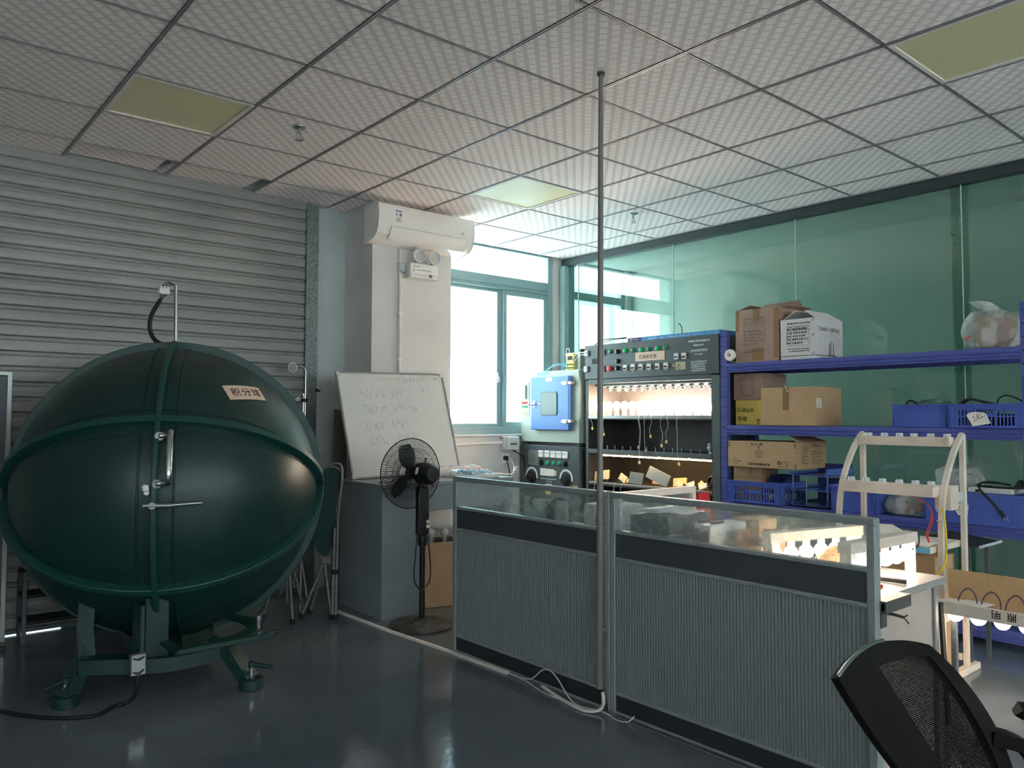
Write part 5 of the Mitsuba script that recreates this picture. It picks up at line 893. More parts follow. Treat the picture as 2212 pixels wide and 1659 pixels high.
nm = ['leftmost', 'second from the left', 'third from the left', 'fourth from the left', 'fifth from the left', 'sixth from the left', 'seventh from the left', 'eighth from the left', 'rightmost, bright yellow tag', 'longest, with a white tag']
for i, (y, z0, z1, m) in enumerate(tags):
    k = thing('hanging_lead', 'thin tagged lead hanging off the bulb shelf, ' + nm[i], 'wire lead')
    obj('lead', tube(spline([(RX + .03, y, z0 + .02), (RX - .012, y + .002, z0 + .004), (RX - .018, y + (-.012 if i % 2 else .01), (z0 * 2 + z1) / 3), (RX - .018, y + (.01 if i % 3 else -.008), (z0 + 2 * z1) / 3), (RX - .018, y, z1)], 22), .0018, 6), M_GREYPL, k, smooth=True)
    obj('tag', rz(bx(RX - .022, RX - .014, y - .011, y + .011, z1 - .026, z1, .003), -25 + 17 * (i % 4), (RX - .018, y, z1), (1, 0, 0)), m, k)
# loose things on the lower rack shelf
def card(label, y, z0, w, h, ang, m, x=RX + .08, lean=0.25, th=.012, cat_='card', nm_='loose_card'):
    b = rz(mv(bx(-th / 2, th / 2, -w / 2, w / 2, 0, h, .002), 0, 0, 0), ang, (0, 0, 0), (1, 0, 0)); b = rz(b, math.degrees(lean), (0, 0, 0), (0, 1, 0)); b.vertices[:, 2] -= b.vertices[:, 2].min()
    single(nm_, mv(b, x, y, z0), m, label, cat_)
Z3 = .7355
card('cream card propped up at the left end of the lower rack shelf', -.37, Z3, .17, .085, -9, M_CARDC, x=RX + .06)
card('dark grey upright panel in the middle of the lower rack shelf', -.76, Z3, .15, .10, 3, M_RACKPOST, x=RX + .05, cat_='panel', nm_='metal_sheet')
card('grey tilted panel leaning on the lower rack shelf, right of the dark upright panel', -.98, Z3, .24, .10, 18, M_CABG, x=RX + .05, cat_='panel', nm_='metal_sheet')
card('small cream folded card left of the dark upright panel', -.60, Z3, .09, .06, 25, M_CARDC, x=RX + .06); card('cream card lying on the lower rack shelf, next to the dark panel', -.655, Z3, .08, .05, -12, M_CARDC, x=RX + .10, lean=.9)
card('pink-edged card behind the tilted grey panel', -.93, Z3, .16, .055, 4, M_SIGN, x=RX + .16); card('cream carton flap right of the tilted grey panel', -1.15, Z3, .13, .07, -6, M_CARDC, x=RX + .14)
for i, (y, a) in enumerate([(-1.20, 30), (-1.30, -25), (-1.37, 35), (-1.44, -20), (-1.51, 28)]):
    card('small card in the right-end heap on the lower rack shelf, %s from the left' % ORD[i], y, Z3, .075, .045, a, M_CARDC if i % 2 == 0 else M_PAPER, x=RX + .05 + .03 * (i % 3), lean=.5)
single('black_lamp_head', lathe([(.05, 0), (.055, .005), (.05, .035), (.03, .045), (.028, .04), (.045, .03), (.05, 0)], 28, axis_frame((RX + .10, -1.51, Z3 + .065), (-1, .2, .35))), M_BLACK, 'black round lamp head at the right end of the lower rack shelf', 'lamp head', smooth=40)
rw = np.random.default_rng(21); ws = []
for q in range(22):
    y = rw.choice([rw.uniform(-.65, -.42), rw.uniform(-1.54, -1.15)]); a0 = V(RX + rw.uniform(.02, .14), y, Z3 + .004)
    ws.append(tube(spline([a0, a0 + V(rw.uniform(-.02, .02), rw.uniform(-.04, .04), rw.uniform(.01, .04)), a0 + V(rw.uniform(-.02, .02), rw.uniform(-.08, .08), .003)], 8), .003, 5))
tag(obj('lead_offcuts', cat(ws), M_BLACK), 'tangle of short black leads on the lower rack shelf', 'wire offcuts', None, 'stuff')
for q, y in enumerate((-.36, -.44, -.585, -.66)): single('shelf_lead', tube(spline([(RX - .002, y, .745), (RX - .014, y + .004, .70), (RX - .012, y - .004, .60)], 8), .002, 5), M_GREYPL, 'thin pale lead hanging off the lower rack shelf front, %s from the left' % ORD[q], 'wire lead')
t = thing('blue_flat_box', 'long flat blue box with white lettering lying on top of the lamp rack', 'box')
BB = face(4.03, -.70, 1.9255)
obj('box', bx(4.03, 4.28, -1.62, -.70, 1.9255, 1.962, .003), M_LABELBLUE, t); obj('end_panel', bx(4.028, 4.03, -.85, -.705, 1.928, 1.960), M_INKP, t)
obj('lettering', cat([dashes(.09, .018, 1, 41, BB @ frame((.22, .009, 0), (1, 0, 0), (0, 1, 0)), .99)] + [dashes(w, .012, 1, 42 + i, BB @ frame((a, .012, 0), (1, 0, 0), (0, 1, 0)), .99) for i, (a, w) in enumerate([(.34, .05), (.41, .11), (.54, .11), (.67, .09), (.79, .06)])] + [latin('CE', .018, BB @ frame((.865, .009, .0), (1, 0, 0), (0, 1, 0)))]), M_INKW, t)
obj('logo', strokes([[(.04 + .012 * math.cos(a), .018 + .011 * math.sin(a)) for a in np.linspace(.6, 5.6, 14)], [(.041, .018), (.052, .018)], [(.07, .018), (.12, .018)]], .003, BB @ frame((0, 0, .002), (1, 0, 0), (0, 1, 0))), M_INKW, t)
single('rack_top_wires', cat([tube(spline([(4.02, -.33, 1.93), (4.02, -.42, 1.965), (4.02, -.50, 1.972), (4.02, -.60, 1.968), (4.03, -.69, 1.972)], 24), .004, 6), tube(spline([(4.03, -.36, 1.93), (4.03, -.46, 1.955), (4.03, -.58, 1.965), (4.04, -.68, 1.965)], 20), .003, 6), tube(spline([(4.06, -1.24, 1.962), (4.05, -1.25, 2.0), (4.05, -1.235, 2.03), (4.05, -1.215, 2.045)], 12), .004, 6)]), M_BLACK, 'thin dark wires looping over the top of the lamp rack', 'wires', smooth=True)

# ================================================================= blue shelving unit
t = thing('blue_shelving', 'long blue steel shelving unit along the glass wall', 'shelving unit')
SX0, SX1, SY0, SY1 = 4.0, 4.42, -1.643, -3.66
pm = cat([bx(-.003, .0, -.052, .0, 0, 1.945), bx(0, .045, -.003, .0, 0, 1.945), bx(0, .045, -.052, -.049, 0, 1.945), bx(-.0035, -.002, -.027, -.025, 0, 1.945)])
holes = cat([cyl((-.0031, y, z), (-1, 0, 0), .005, .0008, 8) for y in (-.013, -.039) for z in np.arange(.1, 1.92, .075)])
for x in (SX0, SX1 - .045):
    for y in (SY0, SY1 + .052):
        k = obj('upright', mv(pm, x, y, 0), M_SHELF, t); obj('holes', mv(holes, x, y, 0), mat('hole_dark', (30, 34, 70), .8) if 'mat_hole_dark' not in scene else 'mat_hole_dark', k)
bp = [(0, 0), (.004, 0), (.004, .012), (-.004, .016), (-.004, .024), (.004, .028), (.004, .036), (-.004, .040), (-.004, .052), (-.001, .068), (.014, .070), (.014, .066), (.006, .064), (.01, .0)]
for zt in (1.700, 1.242, .690, .115):
    for x in (SX0 - .002,):
        obj('beam', prism(Polygon(bp).buffer(0), abs(SY1 - SY0) - .104, frame((x, SY1 + .052, zt - .07), (1, 0, 0), (0, 0, 1)) @ np.diag([1, 1, -1, 1.]) ), M_SHELF, t)
    obj('back_beam', bx(SX1 - .02, SX1, SY1 + .052, SY0 - .052, zt - .07, zt, .002), M_SHELF, t)
    obj('deck', bx(SX0 + .004, SX1 - .005, SY1 + .004, SY0 - .004, zt - .012, zt - .002), M_TRAYD, t)
    for q in (0, 1): obj('cross_tie', bx(SX0 + .01, SX1 - .02, -2.2 - .9 * q - .02, -2.2 - .9 * q + .02, zt - .05, zt - .012), M_SHELF, t)
Z4, Z3s, Z2 = 1.7, 1.242, .69
def carton(name, label, x0, x1, y0, y1, z0, z1, m, seam=True, cat_='box'):
    t = thing(name, label, cat_); obj('body', bx(x0, x1, y0, y1, z0 + .0005, z1, .003), m, t)
    return t
# top shelf
t = thing('printed_carton', 'tall brown printed carton with open flaps on the top shelf, left end', 'box')
obj('body', opencarton(4.02, 4.40, -2.112, -1.762, Z4 + .001, 2.085, .006), M_KRAFTP, t)
for m_ in (prism([(0, 0), (.34, 0), (.32, .09), (.03, .08)], .005, frame((4.385, -1.77, 2.085), (0, -1, 0), (-.5, 0, .9))), prism([(0, 0), (.36, 0), (.33, .07), (.03, .07)], .005, frame((4.03, -2.108, 2.082), (1, 0, 0), (0, -.9, .18))), prism([(0, 0), (.33, 0), (.28, .10), (.03, .10)], .005, frame((4.03, -1.766, 2.082), (1, 0, 0), (0, -.8, .35)))): obj('flap', m_, M_KRAFTP, t)
each('tape', [bx(4.0185, 4.02, -2.115, -2.075, Z4 + .02, 2.08), bx(4.0185, 4.02, -1.96, -1.91, 1.99, 2.085), bx(4.0185, 4.02, -1.99, -1.90, Z4 + .01, 1.80), bx(4.0185, 4.02, -1.79, -1.765, 1.93, 2.08)], M_TAPE, t)
PC = face(4.018, -1.83, 1.79)
sym = [[(x, 0), (x, .03), (x + .028, .03), (x + .028, 0), (x, 0)] for x in (0, .036, .072, .108, .144)]
icons = [[(.009, .006), (.009, .022)], [(.019, .006), (.019, .022)], [(.043, .017), (.057, .017)], [(.05, .017), (.05, .007)], [(.08, .022), (.093, .022), (.086, .014), (.086, .006)], [(.115, .008), (.122, .022), (.129, .008)], [(.158, .006), (.158, .022)]]
def carton_print(PM, w, h, seed):
    S_ = lambda q: PM @ frame(q, (1, 0, 0), (0, 1, 0))
    k = w / .172
    grid = [[(0, .02), (w, .02), (w, .155), (0, .155), (0, .02)], [(w * .2, .02), (w * .2, .155)]] + [[(0, y), (w, y)] for y in (.045, .072, .10, .128)]
    return cat([dashes(w, .022, 1, seed, S_((0, h - .02, 0)), .99), strokes([[(x * k, y + h - .062) for x, y in l] for l in sym], .0016, PM), strokes([[(x * k, y + h - .062) for x, y in l] for l in icons], .0032, PM), strokes(grid, .0014, PM), dashes(w * .75, .12, 5, seed + 1, S_((w * .23, .028, 0)), .5), dashes(w * .15, .12, 5, seed + 2, S_((.004, .028, 0)), .7), dashes(w, .03, 2, seed + 3, S_((0, -.025, 0)), .98)])
obj('print', carton_print(PC, .172, .235, 50), M_INKG, t)
obj('staples', strokes([[(a, b), (a + .01, b + .012)] for a in (.24, .25) for b in (-.04, .07, .18)], .0025, PC), M_INKG, t)
t = thing('white_carton', 'white printed carton with raised flaps on the top shelf, right of the brown carton', 'box')
obj('body', opencarton(4.02, 4.40, -2.385, -2.128, Z4 + .001, 1.98, .006), M_CARTONW, t)
for m_ in (prism([(0, 0), (.36, 0), (.34, .115), (.03, .11)], .005, frame((4.03, -2.132, 1.978), (1, 0, 0), (0, -.7, .55))), prism([(0, 0), (.36, 0), (.34, .12), (.03, .11)], .005, frame((4.03, -2.382, 1.978), (1, 0, 0), (0, .7, .45)))): obj('flap', m_, M_CARTONW, t)
PC = face(4.0195, -2.175, 1.775)
obj('print', cat([carton_print(PC, .168, .185, 60)]), M_INKB, t); obj('stripe', cat([bx(4.019, 4.0205, -2.385, -2.128, 1.722, 1.726), bx(4.02, 4.40, -2.3866, -2.385, 1.722, 1.726)]), M_INKB, t)
obj('staples', strokes([[(a, b), (a + .008, b + .014)] for a in (.185, .197) for b in (-.045, .08, .185)], .0025, PC), M_INKB, t)
TL = frame((4.05, -2.3866, 1.895), (1, 0, 0), (0, 0, 1))
obj('side_lettering', latin('Thaole Lighting', .030, TL), M_INKG, t)
obj('side_symbols', cat([strokes([[(.16, -.16), (.16, -.09)], [(.18, -.16), (.18, -.07)], [(.215, -.16), (.215, -.075)], [(.14, -.165), (.24, -.165)]], .008, TL), dashes(.3, .012, 1, 70, TL @ frame((0, -.19, 0), (1, 0, 0), (0, 1, 0)), .98)]), M_INKG, t)
t = thing('tape_roll', 'white roll of tape stuck on the front of the blue shelf upright, end hanging', 'tape')
obj('roll', lathe([(.020, 0), (.042, 0), (.042, .024), (.020, .024), (.020, 0)], 32, axis_frame((3.9955, -1.738, 1.758), (-1, 0, 0))), M_PAPER, t, smooth=40); obj('core', lathe([(.010, 0), (.020, .002), (.020, .023), (.010, .021), (.010, 0)], 24, axis_frame((3.9955, -1.738, 1.758), (-1, 0, 0))), M_SIGN, t, smooth=40)
obj('tail', bar(spline([(3.985, -1.725, 1.718), (3.984, -1.78, 1.702), (3.984, -1.84, 1.694), (3.984, -1.885, 1.688)], 14), .022, .001, (0, 0, 1)), M_PAPER, t)
t = thing('plastic_carrier_bag', 'thin white plastic carrier bag with red marks holding a box, on the top shelf right', 'bag')
def bag(x, y, z0, w, d, h, seed):
    m = trimesh.creation.icosphere(4, 1.0); v = m.vertices.copy(); n = meshkit.fbm(v * 2.3 + seed, 5, seed)[:, None]
    f = np.sign(v) * np.abs(v) ** .62; f *= (.84 + .34 * n); f = f * V(d / 2, w / 2, h / 2); m.vertices = f; m.vertices[:, 2] = np.maximum(m.vertices[:, 2], -h * .44); m.vertices[:, 2] += h * .44 + z0; m.vertices[:, 0] += x; m.vertices[:, 1] += y; return m
bm = bag(4.17, -3.425, Z4 + .001, .30, .26, .245, 5)
scene['mat_bag_film'] = {'type': 'blendbsdf', 'weight': mikit.proc(lambda p, n, uv: .22 + .30 * mikit.smoothstep(.45, .7, mikit.fbm(p.x * 16, p.y * 16, p.z * 9, octaves=3))), 'bsdf_0': {'type': 'thindielectric', 'int_ior': 1.4}, 'bsdf_1': {'type': 'twosided', 'bsdf': {'type': 'principled', 'base_color': {'type': 'rgb', 'value': lin(226, 228, 226)}, 'roughness': .3}}}
obj('film', bm, 'mat_bag_film', t, smooth=True)
leaf = np.array([(365, 180), (405, 188), (480, 182), (560, 185), (650, 215), (745, 290), (760, 330), (640, 345), (560, 310), (470, 270), (400, 215)], float)
slot = np.array([(540, 236), (600, 248), (668, 292), (600, 276)], float)
hp = lambda q: np.column_stack([(q[:, 0] - 280) / 2560, (950 - q[:, 1]) / 2560])
obj('handle', prism(Polygon(hp(leaf), [hp(slot)]).buffer(.002), .003, frame((4.09, -3.28, Z4 - .012), (.12, -1, 0), (.06, 0, 1))), 'mat_bag_film', t)
obj('red_mark', cat([strokes([[(0, 0), (.03, .018), (.035, .028), (.005, .012), (0, 0)]], .006, frame((4.035, -3.312, 1.755), (.35, -1, 0), (0, 0, 1)))]), M_RED, t)
single('bagged_carton', bx(4.11, 4.27, -3.515, -3.345, Z4 + .004, 1.90, .003), M_KRAFTD, 'brown carton inside the white carrier bag', 'box')
# second shelf
t = carton('brown_carton', 'brown printed carton at the left end of the second shelf, on the yellow carton', 4.08, 4.40, -1.945, -1.70, 1.426, 1.622, M_KRAFTP)
obj('print', cat([strokes([[(x, 0), (x, .028)] for x in (.0, .02, .03, .045, .06, .085, .10, .115, .122)] + [[(0, .028), (.015, .028)], [(.0, .014), (.012, .014)]], .004, face(4.0795, -1.75, 1.565)), dashes(.03, .075, 4, 80, face(4.0795, -1.755, 1.47)), dashes(.022, .075, 4, 81, face(4.0795, -1.85, 1.47)), dashes(.11, .016, 1, 82, face(4.0795, -1.755, 1.452), .95)]), M_INKG, t)
t = carton('yellow_carton', 'yellow carton with black handwriting under the brown carton on the second shelf', 4.08, 4.40, -1.96, -1.715, Z3s, 1.425, M_YBOX)
each('handwriting', [cat([latin('3C', .030, face(4.0794, -1.722, 1.34)), cjk('样品封', .028, face(4.0794, -1.775, 1.34), 1.0)]), cjk('勿动', .036, face(4.0794, -1.73, 1.275), 1.05), strokes([[(.175, .01), (.19, .03)], [(.17, .025), (.20, .025)], [(.18, .03), (.185, -.005)], [(.19, .0), (.20, .02)]], .004, face(4.0794, -1.72, 1.255))], M_INKB, t)
t = carton('plain_carton', 'plain kraft carton with a strip of tape, middle of the second shelf', 3.985, 4.33, -2.405, -1.99, Z3s, 1.508, M_KRAFT)
each('tape', [bx(3.9835, 3.985, -2.205, -2.16, 1.35, 1.509), bx(3.985, 4.33, -2.205, -2.16, 1.508, 1.5095)], M_TAPE, t); obj('tape_end', bar([(3.980, -2.18, 1.52), (3.978, -2.195, 1.49), (3.979, -2.20, 1.475)], .006, .001, (1, 0, 0)), M_PAPER, t)
obj('label', bx(3.99, 4.05, -2.4065, -2.405, 1.365, 1.43), M_PAPER, t); obj('label_print', dashes(.05, .055, 6, 83, frame((3.995, -2.4066, 1.37), (1, 0, 0), (0, 0, 1))), M_INKG, t)
def crate(name, label, x0, x1, y0, y1, z0, z1, windows, cat_='crate', sides=True):
    """Stackable plastic crate; windows: lists of (a0, a1, b0, b1) slot fields on the front face in fractions."""
    t = thing(name, label, cat_); th = .004; W, H, D = y1 - y0, z1 - z0, x1 - x0
    fr_ = Polygon([(.012, 0), (W - .012, 0), (W, H), (0, H)]); holes = []
    for (a0, a1, b0, b1, n) in windows:
        for q in range(n):
            c0 = W * (a0 + (a1 - a0) * (q + .2) / n); c1 = W * (a0 + (a1 - a0) * (q + .8) / n); holes.append(sbox(c0, H * b0, c1, H * b1))
    hh = None
    if windows: holes.append(rrect(W * .37, H * .60, W * .63, H * .76, .01))
    f2 = fr_.difference(union_all(holes)) if holes else fr_
    front = prism(f2, th, face(x0 + th, y1, z0) )
    obj('front', front, M_BIN, t); obj('back', prism(f2, th, face(x1 - th * 0, y1, z0)), M_BIN, t)
    s2 = Polygon([(0, 0), (D, 0), (D, H), (0, H)])
    if windows and sides: s2 = s2.difference(union_all([sbox(D * (.18 + .16 * q), H * .12, D * (.26 + .16 * q), H * .5) for q in range(5)] + [sbox(D * (.18 + .16 * q), H * .56, D * (.26 + .16 * q), H * .74) for q in range(5)]))
    for y in (y0 + .004, y1): obj('side', prism(s2, th, frame((x0, y, z0), (1, 0, 0), (0, 0, 1))), M_BIN, t)
    obj('bottom', bx(x0, x1, y0 + .008, y1 - .008, z0 + .0005, z0 + .005), M_BIN, t)
    obj('rim', prism(sbox(0, 0, D + .016, W + .016).difference(sbox(.014, .014, D + .002, W + .002)), .010, frame((x0 - .008, y0 - .008, z1 - .010), (1, 0, 0), (0, 1, 0))), M_BIN, t)
    rb = [bx(x0 - .004, x0 + .002, y1 - W * f - .002, y1 - W * f + .002, z0 + .004, z1) for f in ((.04, .12, .37, .63, .88, .96) if windows else (.12, .5, .88, .94))] + [bx(x0 - .004, x0 + .002, y0 + .006, y1 - .006, z0 + H * .80, z0 + H * .80 + .004)]
    obj('ribs', cat(rb), M_BIN, t); obj('foot_lip', bx(x0 - .006, x0 + .002, y0 + .01, y1 - .01, z0 + .001, z0 + .008), M_BIN, t)
    return t
SL = [(.13, .36, .10, .45, 5), (.13, .36, .50, .74, 5), (.64, .87, .10, .45, 5), (.64, .87, .50, .74, 5), (.38, .62, .10, .45, 5)]
t = crate('solid_blue_bin', 'solid blue plastic bin with a blank label holder on the second shelf', 4.0, 4.36, -3.222, -2.90, Z3s, 1.380, [], 'bin')
obj('label_holder', ring_frame((0, 0, .125, .032), .004, .004, face(3.999, -2.965, 1.335)), M_BIN, t)
single('bin_contents', crumple(.26, .26, .07, 4.17, -3.06, 1.345, 12), M_CLEARP, 'clear plastic wrapping bulging out of the solid blue bin', 'plastic bag')
single('bin_cable', tube(spline([(4.05, -2.96, 1.36), (4.04, -2.975, 1.395), (4.04, -2.995, 1.405), (4.05, -3.02, 1.39), (4.07, -3.04, 1.365)], 20), .005, 7), M_RUBBER, 'short black cable arching over the rim of the solid blue bin', 'cable', smooth=True)
t = crate('slotted_blue_crate', 'slotted blue plastic crate with a white handwritten note, second shelf right', 3.975, 4.36, -3.632, -3.234, Z3s, 1.380, SL)
t = thing('crate_note', 'white handwritten paper note stuck on the upper blue crate', 'paper')
NP = frame((3.962, -3.335, 1.25), (0, -1, 0), (.08, 0, 1))
obj('sheet', prism([(0.0, .065), (.012, .077), (.045, .085), (.09, .080), (.105, .07), (.128, .018), (.035, .0)], .0012, NP), M_PAPER, t)
obj('writing', strokes([[(.032, .052), (.044, .058)], [(.038, .055), (.048, .03)], [(.04, .026), (.056, .034)], [(.06, .05), (.054, .04)], [(.055, .055), (.058, .07)], [(.062, .066), (.066, .04)], [(.056, .052), (.07, .058)], [(.07, .07), (.076, .062)], [(.07, .044), (.085, .06)], [(.078, .048), (.10, .062)]], .0024, NP @ frame((0, 0, .0012), (1, 0, 0), (0, 1, 0))), M_INKB, t)
single('crate_dark_parts', crumple(.22, .30, .07, 4.16, -3.43, 1.25, 22), M_BLACKM, 'black parts lying in the slotted crate with the note', 'parts')
single('black_foam_strip', bar(spline([(4.05, -3.275, 1.375), (4.05, -3.31, 1.405), (4.05, -3.37, 1.40), (4.05, -3.45, 1.378)], 14), .05, .012), M_BLACKM, 'bent black strip sticking up out of the slotted crate with the note', 'strip')
single('crate_cable', tube(spline([(4.02, -3.48, 1.37), (4.01, -3.49, 1.405), (4.01, -3.52, 1.425), (4.01, -3.56, 1.418), (4.02, -3.60, 1.395), (4.04, -3.615, 1.37)], 30), .0045, 7), M_RUBBER, 'thin black cable looping out of the slotted crate on the second shelf', 'cable', smooth=True)
# third shelf
t = thing('long_printed_carton', 'wide kraft carton printed with Chinese slogan and eye emblem, third shelf left', 'box')
x0 = 3.955
obj('body', bx(x0, 4.36, -2.275, -1.73, .943, 1.128, .003), M_KRAFT, t)
obj('flap', prism([(0, 0), (.40, 0), (.30, .12), (.06, .10)], .005, frame((x0 + .01, -2.272, 1.128), (1, 0, 0), (0, .9, .42))), M_KRAFTD, t)
W0 = face(x0 - .0006, -1.73, .943); at2 = lambda a, b: W0 @ frame((a, b, 0), (1, 0, 0), (0, 1, 0))
obj('brand_lettering', cat([cjk('万人', .024, at2(.19, .155), .95), strokes([[(0, .02), (.014, -.02), (.028, .024)]], .004, at2(.24, .152)), cjk('眯', .022, at2(.262, .156))]), M_INKP, t)
obj('slogan', cjk('让您享受健康光环境', .0165, at2(.165, .018), 1.08), M_INKB, t)
ell = lambda cx, cy, a, b, n=40: [(cx + a * math.cos(u), cy + b * math.sin(u)) for u in np.linspace(0, 2 * pi, n)]
obj('emblem', cat([strokes([ell(.255, .098, .034, .026), ell(.255, .096, .024, .017), [(.245, .09), (.25, .10), (.255, .092), (.26, .10), (.265, .09)]], .0018, W0), strokes([[(.398, .040), (.415, .053), (.437, .040), (.415, .028), (.398, .040)], ell(.417, .040, .008, .009, 20)], .0034, W0), strokes([[(.446, .015), (.446, .055)]], .001, W0), dashes(.04, .008, 1, 90, at2(.397, .013), .98)]), M_INKB, t)
obj('side_notes', cat([cjk('防蓝光', .010, at2(.452, .045), 1.05), cjk('无频闪', .010, at2(.452, .030), 1.05), cjk('护眼', .010, at2(.452, .015), 1.05)] + [latin(s, .0095, at2(.05, .055 - .016 * i)) for i, s in enumerate(('LED', 'Downlight'))] + [dashes(.04, .010, 1, 91, at2(.05, .018), .9)]), M_INKG, t)
each('end_print', [dashes(.10, .13, 8, 92, frame((x0 + .06, -2.2756, .975), (1, 0, 0), (0, 0, 1)), .7), dashes(.13, .02, 1, 93, frame((x0 + .20, -2.2756, 1.09), (1, 0, 0), (0, 0, 1)), .95), dashes(.16, .10, 6, 94, frame((x0 + .19, -2.2756, .97), (1, 0, 0), (0, 0, 1)), .6)], M_INKG, t)
each('tape', [bx(x0 - .0008, x0, -1.75, -1.732, 1.085, 1.125), bx(x0 - .0008, x0, -2.273, -2.253, 1.085, 1.125), bx(x0 - .0008, x0, -2.273, -2.26, .945, .98)], M_TAPE, t)
t = carton('flat_brown_carton', 'small brown taped carton standing in the lower slotted crate, under the slogan carton', 4.0, 4.22, -1.976, -1.748, .70, .942, M_KRAFTD)
each('tape', [bx(3.9988, 4.0, -1.90, -1.87, .875, .942), bx(3.9988, 4.0, -1.976, -1.748, .862, .874)], M_TAPE, t)
t = crate('slotted_blue_crate', 'slotted blue plastic crate on the third shelf holding the small brown carton', 3.97, 4.30, -2.15, -1.716, Z2, .842, SL)
single('crate_white_parts', crumple(.24, .14, .06, 4.12, -2.06, .70, 32), M_PAPER, 'white parts lying in the bottom of the lower slotted crate', 'parts')
t = thing('blue_parts_bin', 'dark blue open-front parts bin resting in the lower slotted crate beside the brown carton', 'bin')
obj('body', cat([prism([(0, 0), (.20, 0), (.20, .09), (.06, .09), (0, .045)], .004, frame((4.04, y, .80), (1, 0, 0), (0, 0, 1))) for y in (-2.0, -2.13)] + [bx(4.04, 4.24, -2.134, -2.0, .80, .804), bx(4.236, 4.24, -2.134, -2.0, .80, .89), bx(4.04, 4.044, -2.134, -2.0, .80, .845)]), M_TRAYD, t)
for i, z in enumerate((.70, .805, .905)):
    t = thing('blue_letter_tray', ('bottom', 'middle', 'top')[i] + ' dark blue letter tray of the stack beside the slotted crate', 'tray', None)
    tp = Polygon([(0, .022), (.012, .022), (.02, .004), (.10, .004), (.104, .008), (.17, .008), (.174, .004), (.25, .004), (.258, .022), (.262, .05), (.270, .05), (.272, .012), (.264, 0), (.008, 0), (0, .008)])
    obj('tray', prism(tp, .36, frame((4.345, -2.207, z), (0, -1, 0), (0, 0, 1))), M_TRAYD if i == 0 else M_BIN, t); obj('floor', bx(4.0, 4.34, -2.46, -2.225, z + .0045, z + .0075), M_TRAYD, t); obj('back_wall', bx(4.338, 4.345, -2.47, -2.215, z, z + .07, .002), M_TRAYD, t)
    if i: obj('riser', cat([rod((4.0, y, z - .095), (4.0, y, z - .001), .003, 8) for y in (-2.222, -2.32, -2.47)]), M_STEEL, t)
crate('solid_blue_bin', 'solid blue plastic bin on the third shelf behind the white lamp stand left leg', 4.0, 4.34, -2.79, -2.49, Z2, .852, [], 'bin')
single('clear_film_bag', bag(4.14, -2.945, Z2 + .001, .27, .24, .135, 15), 'mat_bag_film', 'crumpled translucent film bag between two blue bins on the third shelf', 'bag', smooth=True)
single('brown_lump_in_bag', crumple(.14, .18, .07, 4.16, -2.95, Z2 + .006, 17), M_KRAFTD, 'brown contents inside the crumpled film bag', 'parts')
t = crate('large_blue_bin', 'large solid blue bin at the right end of the third shelf', 3.97, 4.36, -3.628, -3.09, Z2, .868, [], 'bin')
t = thing('bin_note', 'white handwritten note on the large blue bin behind the lamp stand', 'paper')
NP = frame((3.957, -3.255, .735), (0, -1, 0), (.05, 0, 1)); obj('sheet', prism([(0, .05), (.01, .068), (.05, .07), (.085, .065), (.08, .01), (.03, .0)], .0012, NP), M_PAPER, t)
obj('writing', strokes([[(.015, .05), (.028, .055)], [(.022, .053), (.02, .03)], [(.012, .028), (.03, .032)], [(.035, .055), (.033, .03)], [(.045, .058), (.04, .02)], [(.04, .04), (.058, .05)], [(.055, .055), (.05, .028)], [(.058, .03), (.07, .048)]], .0024, NP @ frame((0, 0, .0012), (1, 0, 0), (0, 1, 0))), M_INKB, t)
t = thing('white_router', 'flat white device lying on the large blue bin under black cables', 'device')
obj('case', bx(3.98, 4.20, -3.56, -3.33, .869, .90, .006), M_GREYPL, t); obj('port', bx(3.977, 3.98, -3.40, -3.37, .877, .89), M_BLACK, t)
t = thing('black_mains_lead', 'black mains lead with two-pin plug hanging over the large blue bin', 'cable')
obj('coil', cat([tube(spline([(4.05, -3.36, .91), (4.0, -3.42, .935), (4.0, -3.5, .93), (4.06, -3.52, .92), (4.10, -3.44, .925), (4.02, -3.38, .92), (3.965, -3.40, .89), (3.958, -3.45, .84), (3.957, -3.49, .79), (3.957, -3.51, .765)], 60), .006, 7), tube(spline([(4.02, -3.36, .91), (4.02, -3.46, .905), (4.02, -3.58, .91), (4.03, -3.70, .90), (4.06, -3.74, .80), (4.08, -3.74, .5), (4.10, -3.75, .2), (4.15, -3.9, .008), (4.2, -4.2, .008)], 30), .006, 7)]), M_RUBBER, t, smooth=True)
obj('plug', cat([rod((3.957, -3.50, .78), (3.957, -3.522, .745), .010, 10)]), M_RUBBER, t); obj('pins', cat([rod((3.955, -3.518 - q, .748), (3.955, -3.53 - q, .728), .002, 6) for q in (0, .014)]), M_STEEL, t)
single('dark_foam_block', hull([(4.0, -3.55, .905), (4.12, -3.55, .905), (4.0, -3.62, .905), (4.12, -3.62, .905), (4.03, -3.57, .95), (4.10, -3.60, .955)]), M_BLACKM, 'dark chunk lying on the right end of the large blue bin', 'block')
single('grey_carrier_bag', bag(4.16, -3.22, .86, .24, .20, .16, 27), 'mat_bag_film', 'grey translucent bag with looped handle behind the lamp stand upright', 'bag', smooth=True)
for q, (y, z, h) in enumerate(((-3.115, 1.02, .055), (-3.165, 1.012, .075))):
    single('glass_note', rz(bx(4.566, 4.568, y - .025, y + .025, z - h / 2, z + h / 2), (-12, 14)[q], (4.567, y, z), (1, 0, 0)), M_PAPER, ('left', 'right')[q] + ' of two small pale notes stuck behind the glass wall above the large blue bin', 'paper')
# bottom shelf
carton('bottom_carton', 'dark carton on the lowest blue shelf', 4.05, 4.38, -3.1, -2.7, .115, .45, M_KRAFTD)

